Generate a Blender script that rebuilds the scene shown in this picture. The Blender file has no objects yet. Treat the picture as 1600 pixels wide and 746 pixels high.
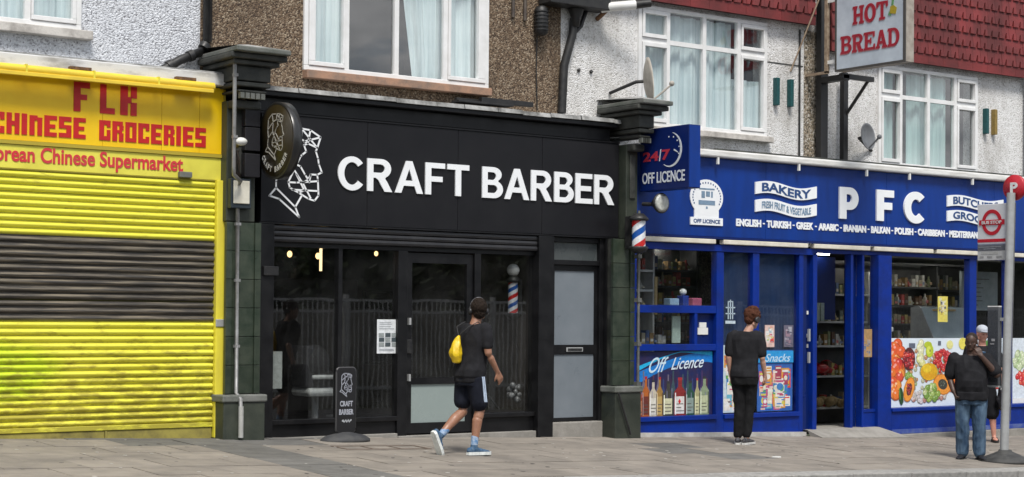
import bpy, bmesh, math, random
from mathutils import Vector, Matrix, noise
random.seed(7)
sc = bpy.context.scene
C = sc.collection
PI = math.pi

# ------------------------------------------------------------------ camera
F_PX = 2650.0
YAW = math.atan(F_PX / 3650.0); PITCH = math.radians(1.0); ROLL = 0.008
fw = Vector((math.sin(YAW)*math.cos(PITCH), math.cos(YAW)*math.cos(PITCH), math.sin(PITCH)))
rt = fw.cross(Vector((0, 0, 1))).normalized(); up = rt.cross(fw)
cr, sr = math.cos(ROLL), math.sin(ROLL)
xr = rt*cr + up*sr; yu = up*cr - rt*sr
cd = bpy.data.cameras.new('camera'); cam = bpy.data.objects.new('camera', cd); C.objects.link(cam)
M3 = Matrix((xr, yu, -fw)).transposed()
cam.matrix_world = Matrix.Translation((0, -16.5, 1.54)) @ M3.to_4x4()
cd.sensor_width = 36; cd.lens = 36*F_PX/1600; cd.shift_y = 77.7/1600
cd.clip_start = 0.1; cd.clip_end = 800
sc.camera = cam

# ------------------------------------------------------------------ light
SUN_EL, SUN_AZ = math.radians(57), math.radians(205)      # azimuth measured clockwise from +Y (into the shops)
w = bpy.data.worlds.new('World'); sc.world = w; w.use_nodes = True
nt = w.node_tree; nt.nodes.clear()
o_ = nt.nodes.new('ShaderNodeOutputWorld'); bg = nt.nodes.new('ShaderNodeBackground')
sky = nt.nodes.new('ShaderNodeTexSky'); sky.sky_type = 'NISHITA'; sky.sun_disc = False
sky.sun_elevation = SUN_EL; sky.sun_rotation = SUN_AZ
tc = nt.nodes.new('ShaderNodeTexCoord')
mp = nt.nodes.new('ShaderNodeMapping'); mp.inputs['Scale'].default_value = (1, 1, 3.2)
n1 = nt.nodes.new('ShaderNodeTexNoise'); n1.inputs['Scale'].default_value = 6.5; n1.inputs['Detail'].default_value = 7
n1.inputs['Roughness'].default_value = .55
n2 = nt.nodes.new('ShaderNodeTexNoise'); n2.inputs['Scale'].default_value = 9; n2.inputs['Detail'].default_value = 6
rp = nt.nodes.new('ShaderNodeValToRGB'); rp.color_ramp.elements[0].position = .36; rp.color_ramp.elements[1].position = .5
rc = nt.nodes.new('ShaderNodeValToRGB'); rc.color_ramp.elements[0].position = .38; rc.color_ramp.elements[1].position = .66
rc.color_ramp.elements[0].color = (2.6, 2.9, 3.4, 1); rc.color_ramp.elements[1].color = (10.5, 10.6, 10.8, 1)
mx = nt.nodes.new('ShaderNodeMix'); mx.data_type = 'RGBA'
L = nt.links.new
L(tc.outputs['Generated'], mp.inputs[0]); L(mp.outputs[0], n1.inputs['Vector']); L(mp.outputs[0], n2.inputs['Vector'])
L(n1.outputs[0], rp.inputs[0]); L(n2.outputs[0], rc.inputs[0])
L(rp.outputs[0], mx.inputs[0]); L(sky.outputs[0], mx.inputs[6]); L(rc.outputs[0], mx.inputs[7])
L(mx.outputs[2], bg.inputs[0]); bg.inputs[1].default_value = 0.092; L(bg.outputs[0], o_.inputs[0])
sd = bpy.data.lights.new('sun', 'SUN'); sd.energy = 2.5; sd.angle = math.radians(17); sd.color = (1, .96, .9)
so = bpy.data.objects.new('sun', sd); C.objects.link(so)
sv = Vector((math.sin(SUN_AZ)*math.cos(SUN_EL), math.cos(SUN_AZ)*math.cos(SUN_EL), math.sin(SUN_EL)))
so.rotation_euler = sv.to_track_quat('Z', 'Y').to_euler(); so.location = (0, -20, 30)
sc.view_settings.view_transform = 'Standard'; sc.view_settings.look = 'None'
sc.view_settings.exposure = 0.6; sc.view_settings.gamma = 1.0

# ------------------------------------------------------------------ materials
MATS = {}
def mat(name, col, rough=.6, col2=None, scale=3.0, amt=1.0, metal=0.0, bump=0.0, bscale=60.0, stretch=None,
        spec=.5, rnd=0.0, lo=.38, hi=.66, detail=6, coat=0.0, world=True):
    """principled material: base colour broken up by noise into col2, fine bump, optional per-object value shift"""
    if name in MATS: return MATS[name]
    m = bpy.data.materials.new(name); m.use_nodes = True; t = m.node_tree; N = t.nodes.new; l = t.links.new
    b = t.nodes['Principled BSDF']
    b.inputs['Roughness'].default_value = rough; b.inputs['Metallic'].default_value = metal
    b.inputs['Specular IOR Level'].default_value = spec; b.inputs['Coat Weight'].default_value = coat
    col = (*col, 1)
    if world:
        g = N('ShaderNodeNewGeometry'); src = g.outputs['Position']
    else:
        g = N('ShaderNodeTexCoord'); src = g.outputs['Object']
    if stretch:
        mpn = N('ShaderNodeMapping'); mpn.inputs['Scale'].default_value = stretch; l(src, mpn.inputs[0]); src = mpn.outputs[0]
    out = None
    if col2 is not None:
        n = N('ShaderNodeTexNoise'); n.inputs['Scale'].default_value = scale; n.inputs['Detail'].default_value = detail
        n.inputs['Roughness'].default_value = .62; l(src, n.inputs['Vector'])
        r = N('ShaderNodeMapRange'); r.inputs[1].default_value = lo; r.inputs[2].default_value = hi
        r.inputs[4].default_value = amt; l(n.outputs[0], r.inputs[0])
        x = N('ShaderNodeMix'); x.data_type = 'RGBA'; x.inputs[6].default_value = col; x.inputs[7].default_value = (*col2, 1)
        l(r.outputs[0], x.inputs[0]); out = x.outputs[2]
        rr = N('ShaderNodeMapRange'); rr.inputs[1].default_value = .3; rr.inputs[2].default_value = .7
        rr.inputs[3].default_value = max(.03, rough-.12); rr.inputs[4].default_value = min(1, rough+.12)
        l(n.outputs[0], rr.inputs[0]); l(rr.outputs[0], b.inputs['Roughness'])
    if rnd:
        oi = N('ShaderNodeObjectInfo'); mr = N('ShaderNodeMapRange'); mr.inputs[3].default_value = 1-rnd; mr.inputs[4].default_value = 1+rnd
        l(oi.outputs['Random'], mr.inputs[0]); hs = N('ShaderNodeHueSaturation'); l(mr.outputs[0], hs.inputs['Value'])
        if out: l(out, hs.inputs['Color'])
        else: hs.inputs['Color'].default_value = col
        out = hs.outputs[0]
    if out: l(out, b.inputs['Base Color'])
    else: b.inputs['Base Color'].default_value = col
    if bump:
        n = N('ShaderNodeTexNoise'); n.inputs['Scale'].default_value = bscale; n.inputs['Detail'].default_value = 5
        l(src, n.inputs['Vector']); bb = N('ShaderNodeBump'); bb.inputs['Strength'].default_value = bump
        bb.inputs['Distance'].default_value = .01; l(n.outputs[0], bb.inputs['Height']); l(bb.outputs[0], b.inputs['Normal'])
    MATS[name] = m; return m

def pebble(name, cols, pos, scale=55, stain=(.1, .09, .07), st=.35):
    m = bpy.data.materials.new(name); m.use_nodes = True; t = m.node_tree; N = t.nodes.new; l = t.links.new
    b = t.nodes['Principled BSDF']; b.inputs['Roughness'].default_value = .9
    g = N('ShaderNodeNewGeometry')
    v = N('ShaderNodeTexVoronoi'); v.inputs['Scale'].default_value = scale; l(g.outputs['Position'], v.inputs['Vector'])
    v.inputs['Randomness'].default_value = 1
    sp = N('ShaderNodeSeparateColor'); l(v.outputs['Color'], sp.inputs[0])
    r = N('ShaderNodeValToRGB'); e = r.color_ramp.elements
    while len(e) < len(cols): e.new(.5)
    for i, (c, p) in enumerate(zip(cols, pos)): e[i].position = p; e[i].color = (*c, 1)
    l(sp.outputs[0], r.inputs[0])
    n = N('ShaderNodeTexNoise'); n.inputs['Scale'].default_value = 1.1; n.inputs['Detail'].default_value = 8; n.inputs['Roughness'].default_value = .7
    mp_ = N('ShaderNodeMapping'); mp_.inputs['Scale'].default_value = (1.6, 1, .55); l(g.outputs['Position'], mp_.inputs[0]); l(mp_.outputs[0], n.inputs['Vector'])
    mr = N('ShaderNodeMapRange'); mr.inputs[1].default_value = .45; mr.inputs[2].default_value = .75; mr.inputs[4].default_value = st; l(n.outputs[0], mr.inputs[0])
    x = N('ShaderNodeMix'); x.data_type = 'RGBA'; l(mr.outputs[0], x.inputs[0]); l(r.outputs[0], x.inputs[6]); x.inputs[7].default_value = (*stain, 1)
    l(x.outputs[2], b.inputs['Base Color'])
    bb = N('ShaderNodeBump'); bb.inputs['Strength'].default_value = .9; bb.inputs['Distance'].default_value = .012; bb.invert = True
    l(v.outputs['Distance'], bb.inputs['Height']); l(bb.outputs[0], b.inputs['Normal'])
    MATS[name] = m; return m

def glass(name, tint=(.8, .85, .85), refl=1.0, dirt=.0, base=.04):
    m = bpy.data.materials.new(name); m.use_nodes = True; t = m.node_tree; N = t.nodes.new; l = t.links.new
    t.nodes.remove(t.nodes['Principled BSDF']); out = t.nodes['Material Output']
    tr = N('ShaderNodeBsdfTransparent'); tr.inputs[0].default_value = (*tint, 1)
    gl = N('ShaderNodeBsdfGlossy'); gl.inputs['Roughness'].default_value = .015
    gn = N('ShaderNodeNewGeometry'); nz = N('ShaderNodeTexNoise'); nz.inputs['Scale'].default_value = 1.4
    l(gn.outputs['Position'], nz.inputs['Vector']); bp = N('ShaderNodeBump'); bp.inputs['Strength'].default_value = .012
    bp.inputs['Distance'].default_value = .05; l(nz.outputs[0], bp.inputs['Height']); l(bp.outputs[0], gl.inputs['Normal'])
    fr = N('ShaderNodeFresnel'); fr.inputs[0].default_value = 1.5
    mu = N('ShaderNodeMath'); mu.operation = 'MULTIPLY_ADD'; mu.inputs[1].default_value = refl; mu.inputs[2].default_value = base; l(fr.outputs[0], mu.inputs[0])
    iv = N('ShaderNodeMath'); iv.operation = 'SUBTRACT'; iv.inputs[0].default_value = 1; l(gn.outputs['Backfacing'], iv.inputs[1])
    m0 = N('ShaderNodeMath'); m0.operation = 'MULTIPLY'; l(mu.outputs[0], m0.inputs[0]); l(iv.outputs[0], m0.inputs[1])   # only the outer face mirrors
    ms = N('ShaderNodeMixShader'); l(m0.outputs[0], ms.inputs[0]); l(tr.outputs[0], ms.inputs[1]); l(gl.outputs[0], ms.inputs[2])
    last = ms.outputs[0]
    if dirt:
        df = N('ShaderNodeBsdfDiffuse'); df.inputs[0].default_value = (.5, .5, .5, 1)
        n = N('ShaderNodeTexNoise'); n.inputs['Scale'].default_value = 2.5; n.inputs['Detail'].default_value = 6; l(gn.outputs['Position'], n.inputs['Vector'])
        mr = N('ShaderNodeMapRange'); mr.inputs[1].default_value = .35; mr.inputs[2].default_value = .75; mr.inputs[4].default_value = dirt; l(n.outputs[0], mr.inputs[0])
        m2 = N('ShaderNodeMixShader'); l(mr.outputs[0], m2.inputs[0]); l(last, m2.inputs[1]); l(df.outputs[0], m2.inputs[2]); last = m2.outputs[0]
    l(last, out.inputs[0]); MATS[name] = m; return m

def emit(name, col, s):
    m = bpy.data.materials.new(name); m.use_nodes = True; b = m.node_tree.nodes['Principled BSDF']
    b.inputs['Base Color'].default_value = (*col, 1); b.inputs['Emission Color'].default_value = (*col, 1); b.inputs['Emission Strength'].default_value = s
    MATS[name] = m; return m

def flat(col, rough=.55):
    """plain printed ink / plastic of one colour, slightly mottled"""
    k = 'ink_%02x%02x%02x_%d' % (*[int(min(1, c)*255) for c in col], int(rough*10))
    if k in MATS: return MATS[k]
    return mat(k, col, rough, col2=tuple(c*.66 for c in col), scale=26, amt=.7)

white_dash = pebble('white_pebbledash', [(.40, .39, .37), (.64, .63, .61), (.76, .75, .74), (.86, .86, .86)], [.01, .12, .3, .9], 66, (.25, .225, .19), .62)
grey_dash = pebble('grey_pebbledash', [(.25, .25, .27), (.5, .51, .54), (.62, .64, .68), (.74, .76, .8)], [.01, .15, .45, .95], 60, (.25, .26, .29), .4)
brown_dash = pebble('brown_pebbledash', [(.05, .033, .022), (.12, .08, .05), (.195, .135, .085), (.36, .29, .21)], [.05, .3, .7, .97], 62, (.07, .05, .035), .7)
tan_dash = pebble('stained_pebbledash', [(.08, .07, .05), (.25, .2, .14), (.38, .32, .24), (.6, .56, .5)], [.1, .35, .7, .97], 46, (.04, .035, .03), .8)
upvc = mat('white_window_frame', (.8, .8, .8), .35, (.62, .62, .6), 5, .5)
sill_m = mat('terracotta_sill', (.40, .23, .15), .8, (.2, .15, .12), 6, .9, bump=.4)
sillw = mat('grimy_white_sill', (.6, .57, .53), .8, (.22, .2, .18), 6, .8, bump=.3)
wglass = glass('window_glass', (.97, .99, .99), 2.4, .02, .06)
sglass = glass('shop_glass', (.84, .85, .85), 1.6, .016, .04)
sglass2 = glass('shop_glass_blue', (.92, .94, .95), .7, .008, .012)
curt = mat('net_curtain', (.78, .86, .87), .9, (.45, .55, .58), 1.7, .9, stretch=(9, 9, .25))  # darker vertical streaks put fold shading into the colour
curt_g = mat('green_net_curtain', (.5, .66, .64), .9, (.28, .4, .4), 1.7, .9, stretch=(9, 9, .25))  # second colour paints the shade of the folds as upright streaks
roomdark = mat('dark_room', (.03, .032, .035), .9, (.02, .02, .02), 2)
yel = mat('yellow_sign_vinyl', (.9, .6, .004), .38, (.8, .48, .004), 1.6, .8, bump=.05, bscale=3)
lime = mat('pale_yellow_paint', (.78, .72, .09), .5, (.62, .55, .06), 2.2, .8, bump=.08, bscale=8)
yframe = mat('yellow_frame_paint', (.8, .7, .06), .45, (.6, .48, .06), 6, .6, stretch=(1, 1, .3))
yroll = mat('yellow_roller_paint', (.85, .62, .05), .4, (.65, .45, .05), 8, .7, stretch=(.6, 4, 4))
red = mat('red_lettering', (.55, .012, .012), .45, (.42, .008, .01), 5, .7)
pink = mat('faded_red_lettering', (.62, .03, .045), .5, (.5, .06, .06), 6, .7)
blackslat = mat('weathered_black_slat', (.05, .045, .04), .5, (.22, .185, .13), 3.2, .75, stretch=(.5, 1, 14), lo=.45, hi=.62)
ledge = mat('grimy_white_ledge', (.66, .66, .65), .8, (.28, .27, .25), 2.6, .8, bump=.2, lo=.45, stretch=(1, 1, 3))
lead = mat('weathered_lead', (.42, .42, .41), .75, (.1, .1, .095), 4.5, .95, bump=.5, bscale=18)
rust = mat('rusty_patch', (.22, .11, .05), .9, (.08, .05, .03), 30)
bfascia = mat('black_sign_panel', (.009, .009, .011), .42, (.016, .016, .018), .9, .7, bump=.03, bscale=2, spec=.25)
bframe = mat('black_frame_paint', (.005, .005, .006), .42, (.010, .010, .011), 5, .6, spec=.35)
bshut = mat('black_shutter_slat', (.016, .016, .018), .4, (.03, .03, .032), 4, .6)
whitel = mat('white_lettering', (.86, .88, .9), .4, (.78, .8, .82), 6, .5)
green = mat('dark_green_pilaster', (.022, .028, .021), .5, (.045, .052, .038), 3.5, .9, bump=.2, bscale=25, rnd=.12)
greentile = mat('dark_green_tile', (.024, .036, .024), .38, (.05, .062, .042), 6, .8, bump=.15, bscale=20, rnd=.15)
capm = mat('grey_green_moulding', (.09, .1, .085), .65, (.2, .2, .19), 4, .7, bump=.35, bscale=30)
capd = mat('dark_moulding', (.022, .025, .022), .7, (.09, .09, .08), 4, .7, bump=.35, bscale=30)
blue = mat('blue_shop_paint', (.002, .026, .25), .42, (.004, .017, .13), 3.5, .95, bump=.12, bscale=22, spec=.25, lo=.42, hi=.75, detail=9)
bsign = mat('blue_sign_panel', (.003, .038, .25), .4, (.004, .026, .16), 1.4, .9, spec=.25, stretch=(2.2, 1, .5), detail=8)
bsign2 = mat('deep_blue_sign', (.003, .015, .115), .35, (.003, .012, .09), 1.6, .6, spec=.3)
pale = mat('pale_light_batten', (.74, .7, .6), .5, (.5, .46, .38), 5, .6)
concrete = mat('pale_concrete', (.29, .275, .25), .85, (.2, .19, .17), 5, .9, bump=.4, bscale=40)
slabm = mat('paving_slab', (.265, .235, .20), .85, (.165, .148, .128), 2.2, .9, bump=.4, bscale=70, rnd=.10, detail=10)
slabd = mat('dark_paving_slab', (.15, .145, .135), .85, (.10, .097, .09), 4, .9, bump=.35, bscale=70, rnd=.1)
jointm = mat('paving_joint', (.17, .15, .13), .95, (.1, .09, .08), 9, .9)
kerbm = mat('granite_kerb', (.32, .31, .29), .8, (.2, .195, .185), 16, .9, bump=.3, bscale=80, rnd=.1)
asph = mat('asphalt', (.055, .055, .057), .9, (.035, .035, .036), 2, .9, bump=.5, bscale=120)
earth = mat('grass_ground', (.06, .08, .03), .95, (.09, .08, .05), .4, .9)
redt = mat('red_hanging_tile', (.19, .024, .024), .65, (.09, .018, .018), 2.2, .9, bump=.2, bscale=50, rnd=.22)
blackm = mat('black_painted_metal', (.012, .012, .013), .5, (.035, .034, .032), 12, .6)
greym = mat('galvanised_conduit', (.3, .3, .3), .5, (.16, .16, .155), 12, .8, metal=.3)
steel = mat('grey_pole_paint', (.4, .41, .41), .42, (.3, .3, .3), 9, .7, metal=.2)
tanm = mat('tan_rusty_metal', (.36, .28, .2), .7, (.16, .1, .06), 14, .9)
whitep = mat('white_plastic', (.75, .75, .73), .4, (.6, .6, .57), 8, .5)
dishm = mat('beige_dish', (.45, .42, .37), .6, (.32, .29, .25), 8, .7)
dishg = mat('grey_dish', (.16, .17, .18), .5, (.1, .1, .11), 8, .7)
boardm = mat('weathered_sign_face', (.54, .6, .66), .45, (.34, .39, .45), 1.8, .8)
creamf = mat('beige_sign_edge', (.4, .36, .31), .7, (.22, .19, .16), 8, .8)
frost = mat('frosted_panel', (.16, .185, .21), .35, (.2, .225, .25), 2.2, .7)
frostg = mat('frosted_door_panel', (.27, .32, .31), .3, (.22, .27, .26), 1.4, .7)
transom = mat('dark_frosted_transom', (.06, .07, .072), .3, (.08, .09, .09), 2)

# the yellow slats carry sprayed lime patches and dirt near the ground
def slat_mat():
    m = bpy.data.materials.new('yellow_slat_paint'); m.use_nodes = True; t = m.node_tree; N = t.nodes.new; l = t.links.new
    b = t.nodes['Principled BSDF']; b.inputs['Roughness'].default_value = .42
    g = N('ShaderNodeNewGeometry'); s = N('ShaderNodeSeparateXYZ'); l(g.outputs['Position'], s.inputs[0])
    n = N('ShaderNodeTexNoise'); n.inputs['Scale'].default_value = 1.3; n.inputs['Detail'].default_value = 7; l(g.outputs['Position'], n.inputs['Vector'])
    x1 = N('ShaderNodeMix'); x1.data_type = 'RGBA'; x1.inputs[6].default_value = (.66, .60, .035, 1); x1.inputs[7].default_value = (.80, .78, .09, 1); l(n.outputs[0], x1.inputs[0])
    # lime patch: an elliptical spray with noisy rim round X 5.9, Z 1.0
    def op(o, a, bb):
        q = N('ShaderNodeMath'); q.operation = o
        for i, v in enumerate((a, bb)):
            if hasattr(v, 'links'): l(v, q.inputs[i])
            elif v is not None: q.inputs[i].default_value = v
        return q.outputs[0]
    dx = op('MULTIPLY', op('SUBTRACT', s.outputs[0], 5.7), .95); dz = op('MULTIPLY', op('SUBTRACT', s.outputs[2], 1.0), 2.9)
    d = op('SQRT', op('ADD', op('MULTIPLY', dx, dx), op('MULTIPLY', dz, dz)), None)
    d = op('ADD', d, op('MULTIPLY', op('SUBTRACT', n.outputs[0], .5), 1.5))
    mr = N('ShaderNodeMapRange'); mr.inputs[1].default_value = 1.0; mr.inputs[2].default_value = .45; l(d, mr.inputs[0])
    x2 = N('ShaderNodeMix'); x2.data_type = 'RGBA'; l(op('MULTIPLY', mr.outputs[0], .75), x2.inputs[0]); l(x1.outputs[2], x2.inputs[6]); x2.inputs[7].default_value = (.52, .70, .015, 1)
    n2 = N('ShaderNodeTexNoise'); n2.inputs['Scale'].default_value = 9; n2.inputs['Detail'].default_value = 8; n2.inputs['Roughness'].default_value = .7
    mp2 = N('ShaderNodeMapping'); mp2.inputs['Scale'].default_value = (.5, 1, 1.6); l(g.outputs['Position'], mp2.inputs[0]); l(mp2.outputs[0], n2.inputs['Vector'])
    low = N('ShaderNodeMapRange'); low.inputs[1].default_value = 1.5; low.inputs[2].default_value = .3; low.inputs[3].default_value = .0; low.inputs[4].default_value = .2; l(s.outputs[2], low.inputs[0])
    dm = N('ShaderNodeMapRange'); dm.inputs[1].default_value = .56; dm.inputs[2].default_value = .70; l(op('ADD', n2.outputs[0], low.outputs[0]), dm.inputs[0])
    x3 = N('ShaderNodeMix'); x3.data_type = 'RGBA'; l(op('MULTIPLY', dm.outputs[0], .6), x3.inputs[0]); l(x2.outputs[2], x3.inputs[6]); x3.inputs[7].default_value = (.2, .14, .03, 1)
    l(x3.outputs[2], b.inputs['Base Color']); return m
yslat = slat_mat()

# ------------------------------------------------------------------ helpers
ORG = {}
def tag(o, label=None, cat=None, group=None, kind=None):
    if label: o['label'] = label
    if cat: o['category'] = cat
    if group: o['group'] = group
    if kind: o['kind'] = kind
    return o
def thing(name, label, cat, loc=(0, 0, 0), group=None):
    o = bpy.data.objects.new(name, None); C.objects.link(o); o.location = loc; o.empty_display_size = .2
    ORG[o] = Vector(loc); return tag(o, label, cat, group)
def org(p):
    return ORG.get(p, Vector((0, 0, 0))) if p is not None else Vector((0, 0, 0))

class MB:
    def __init__(s): s.v = []; s.f = []; s.mi = []; s.sm = []; s.m = []
    def midx(s, m):
        if m not in s.m: s.m.append(m)
        return s.m.index(m)
    def add(s, vs, fs, m=None, smooth=False):
        k = len(s.v); s.v += [Vector(v) for v in vs]; i = s.midx(m)
        for f in fs: s.f.append([a+k for a in f]); s.mi.append(i); s.sm.append(smooth)
        return s
    def box(s, x0, x1, y0, y1, z0, z1, m=None):
        vs = [(x, y, z) for z in (z0, z1) for y in (y0, y1) for x in (x0, x1)]
        return s.add(vs, [(0, 2, 3, 1), (4, 5, 7, 6), (0, 1, 5, 4), (2, 6, 7, 3), (0, 4, 6, 2), (1, 3, 7, 5)], m)
    def prism(s, pts, y0, y1, m=None, ax='y'):
        """polygon in XZ (counter-clockwise seen from -Y) with front at y0 and back at y1"""
        n = len(pts)
        if ax == 'y': a = [(p[0], y0, p[1]) for p in pts] + [(p[0], y1, p[1]) for p in pts]
        elif ax == 'x': a = [(y0, p[0], p[1]) for p in pts] + [(y1, p[0], p[1]) for p in pts]
        else: a = [(p[0], p[1], y0) for p in pts] + [(p[0], p[1], y1) for p in pts]
        fs = [tuple(range(n)), tuple(range(2*n-1, n-1, -1))] + [(i, i+n, (i+1) % n+n, (i+1) % n) for i in range(n)]
        return s.add(a, fs, m)
    def tube(s, pts, r, n=8, m=None, caps=True, smooth=True):
        pts = [Vector(p) for p in pts]; rs = r if isinstance(r, (list, tuple)) else [r]*len(pts); rings = []
        for i, p in enumerate(pts):
            d = (pts[min(i+1, len(pts)-1)]-pts[max(i-1, 0)]).normalized()
            a = Vector((0, 0, 1)) if abs(d.z) < .95 else Vector((1, 0, 0))
            u = d.cross(a).normalized(); v = d.cross(u)
            rings.append([p+(u*math.cos(t)+v*math.sin(t))*rs[i] for t in [2*PI*k/n for k in range(n)]])
        vs = [q for r_ in rings for q in r_]
        fs = [(i*n+k, i*n+(k+1) % n, (i+1)*n+(k+1) % n, (i+1)*n+k) for i in range(len(pts)-1) for k in range(n)]
        s.add(vs, fs, m, smooth)
        if caps:
            s.add(rings[0], [tuple(range(n))[::-1]], m); s.add(rings[-1], [tuple(range(n))], m)
        return s
    def lathe(s, prof, c, n=24, m=None, ax='z', smooth=True):
        """profile [(radius, height)] turned about an axis through c"""
        c = Vector(c); vs = []
        for (r, h) in prof:
            for k in range(n):
                t = 2*PI*k/n; a, b_ = r*math.cos(t), r*math.sin(t)
                vs.append(c+(Vector((a, b_, h)) if ax == 'z' else Vector((h, a, b_)) if ax == 'x' else Vector((a, h, b_))))
        fs = [(i*n+k, i*n+(k+1) % n, (i+1)*n+(k+1) % n, (i+1)*n+k) for i in range(len(prof)-1) for k in range(n)]
        fs += [tuple(range(n))[::-1], tuple((len(prof)-1)*n+k for k in range(n))]
        return s.add(vs, fs, m, smooth)
    def ball(s, c, r, m=None, nu=12, nv=8, sc_=(1, 1, 1)):
        prof = [(max(1e-4, r*math.sin(PI*i/nv)), -r*math.cos(PI*i/nv)) for i in range(nv+1)]
        k = len(s.v); s.lathe(prof, (0, 0, 0), nu, m)
        for i in range(k, len(s.v)):
            q = s.v[i]; s.v[i] = Vector((q.x*sc_[0]+c[0], q.y*sc_[1]+c[1], q.z*sc_[2]+c[2]))
        return s
    def build(s, name, m=None, parent=None, bevel=0, recalc=True, origin=None, label=None):
        me = bpy.data.meshes.new(name); o0 = Vector(origin) if origin is not None else org(parent)
        me.from_pydata([v-o0 for v in s.v], [], s.f)
        ms = [(x if x is not None else m) for x in s.m] or [m]
        for x in ms: me.materials.append(x)
        me.polygons.foreach_set('material_index', s.mi); me.polygons.foreach_set('use_smooth', s.sm)
        if recalc:
            b = bmesh.new(); b.from_mesh(me); bmesh.ops.recalc_face_normals(b, faces=b.faces); b.to_mesh(me); b.free()
        o = bpy.data.objects.new(name, me); C.objects.link(o)
        if parent is not None:
            o.parent = parent; ORG[o] = org(parent)
            if origin is not None: o.location = o0-org(parent); ORG[o] = o0
        elif origin is not None: o.location = o0; ORG[o] = o0
        if bevel:
            md = o.modifiers.new('bevel', 'BEVEL'); md.width = bevel; md.segments = 2; md.limit_method = 'ANGLE'
        if label: o['label'] = label
        return o
def part(name, m, parent, *boxes, bevel=0, label=None):
    b = MB()
    for q in boxes: b.box(*q)
    return b.build(name, m, parent, bevel, label=label)
def share(src, name, loc, parent, m=None, scale=None, rot=None):
    """another object using the mesh of src, placed at loc in the parent's space"""
    o = bpy.data.objects.new(name, src.data); C.objects.link(o); o.parent = parent; o.location = loc
    ORG[o] = org(parent)+Vector(loc)
    if scale: o.scale = scale
    if rot: o.rotation_euler = rot
    if m is not None:
        o.material_slots[0].link = 'OBJECT'; o.material_slots[0].material = m
    return o

def text_verts(s, bold=0.02, spacing=1.0, res=5, depth=0.0):
    cu = bpy.data.curves.new('t', 'FONT'); cu.body = s; cu.offset = bold; cu.space_character = spacing
    cu.resolution_u = res; cu.fill_mode = 'BOTH' if depth else 'FRONT'; cu.extrude = depth
    o = bpy.data.objects.new('t', cu); C.objects.link(o)
    dg = bpy.context.evaluated_depsgraph_get(); me = bpy.data.meshes.new_from_object(o.evaluated_get(dg))
    bpy.data.objects.remove(o); bpy.data.curves.remove(cu); return me
def text(s, x0, x1, z0, z1, y, m, parent, name='lettering', bold=.02, depth=.012, split=False, warp=None, plane='y', X=None, flip=False, spacing=1.0, part_name='letter'):
    """lettering fitted to the box x0..x1, z0..z1 with its face at y; plane 'x': x0..x1 run along -Y on the face X"""
    me = text_verts(s, bold, spacing, depth=1.0)
    co = [v.co.copy() for v in me.vertices]
    ax, bx = min(c.x for c in co), max(c.x for c in co); az, bz = min(c.y for c in co), max(c.y for c in co)
    o0 = org(parent)
    for v, c in zip(me.vertices, co):
        u = x0+(c.x-ax)/(bx-ax)*(x1-x0); z = z0+(c.y-az)/(bz-az)*(z1-z0); d = (0 if c.z > 0 else depth)
        if warp: u, z = warp(u, z)
        v.co = (Vector((u, y+d, z)) if plane == 'y' else Vector((X+d, u, z)))-o0
    me.materials.clear(); me.materials.append(m)
    for p in me.polygons: p.use_smooth = False; p.material_index = 0
    me.name = name
    o = bpy.data.objects.new(name, me); C.objects.link(o); o.parent = parent; ORG[o] = o0
    if split:
        b = bmesh.new(); b.from_mesh(me); seen = set(); groups = []
        for v in b.verts:
            if v in seen: continue
            st = [v]; seen.add(v); g = []
            while st:
                q = st.pop(); g.append(q)
                for e in q.link_edges:
                    w_ = e.other_vert(q)
                    if w_ not in seen: seen.add(w_); st.append(w_)
            groups.append(g)
        for g in groups:
            idx = {v: i for i, v in enumerate(g)}; fs = {f for v in g for f in v.link_faces}
            mm = bpy.data.meshes.new(part_name); mm.from_pydata([v.co for v in g], [], [[idx[v] for v in f.verts] for f in fs])
            mm.materials.append(m); oo = bpy.data.objects.new(part_name, mm); C.objects.link(oo); oo.parent = parent; ORG[oo] = o0
        b.free(); bpy.data.objects.remove(o); return None
    return o
def arc(cx_, cz__, rx, rz, a0, a1, n=14):
    return [(cx_+rx*math.cos(math.radians(a0+(a1-a0)*k/n)), cz__+rz*math.sin(math.radians(a0+(a1-a0)*k/n))) for k in range(n+1)]
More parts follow.
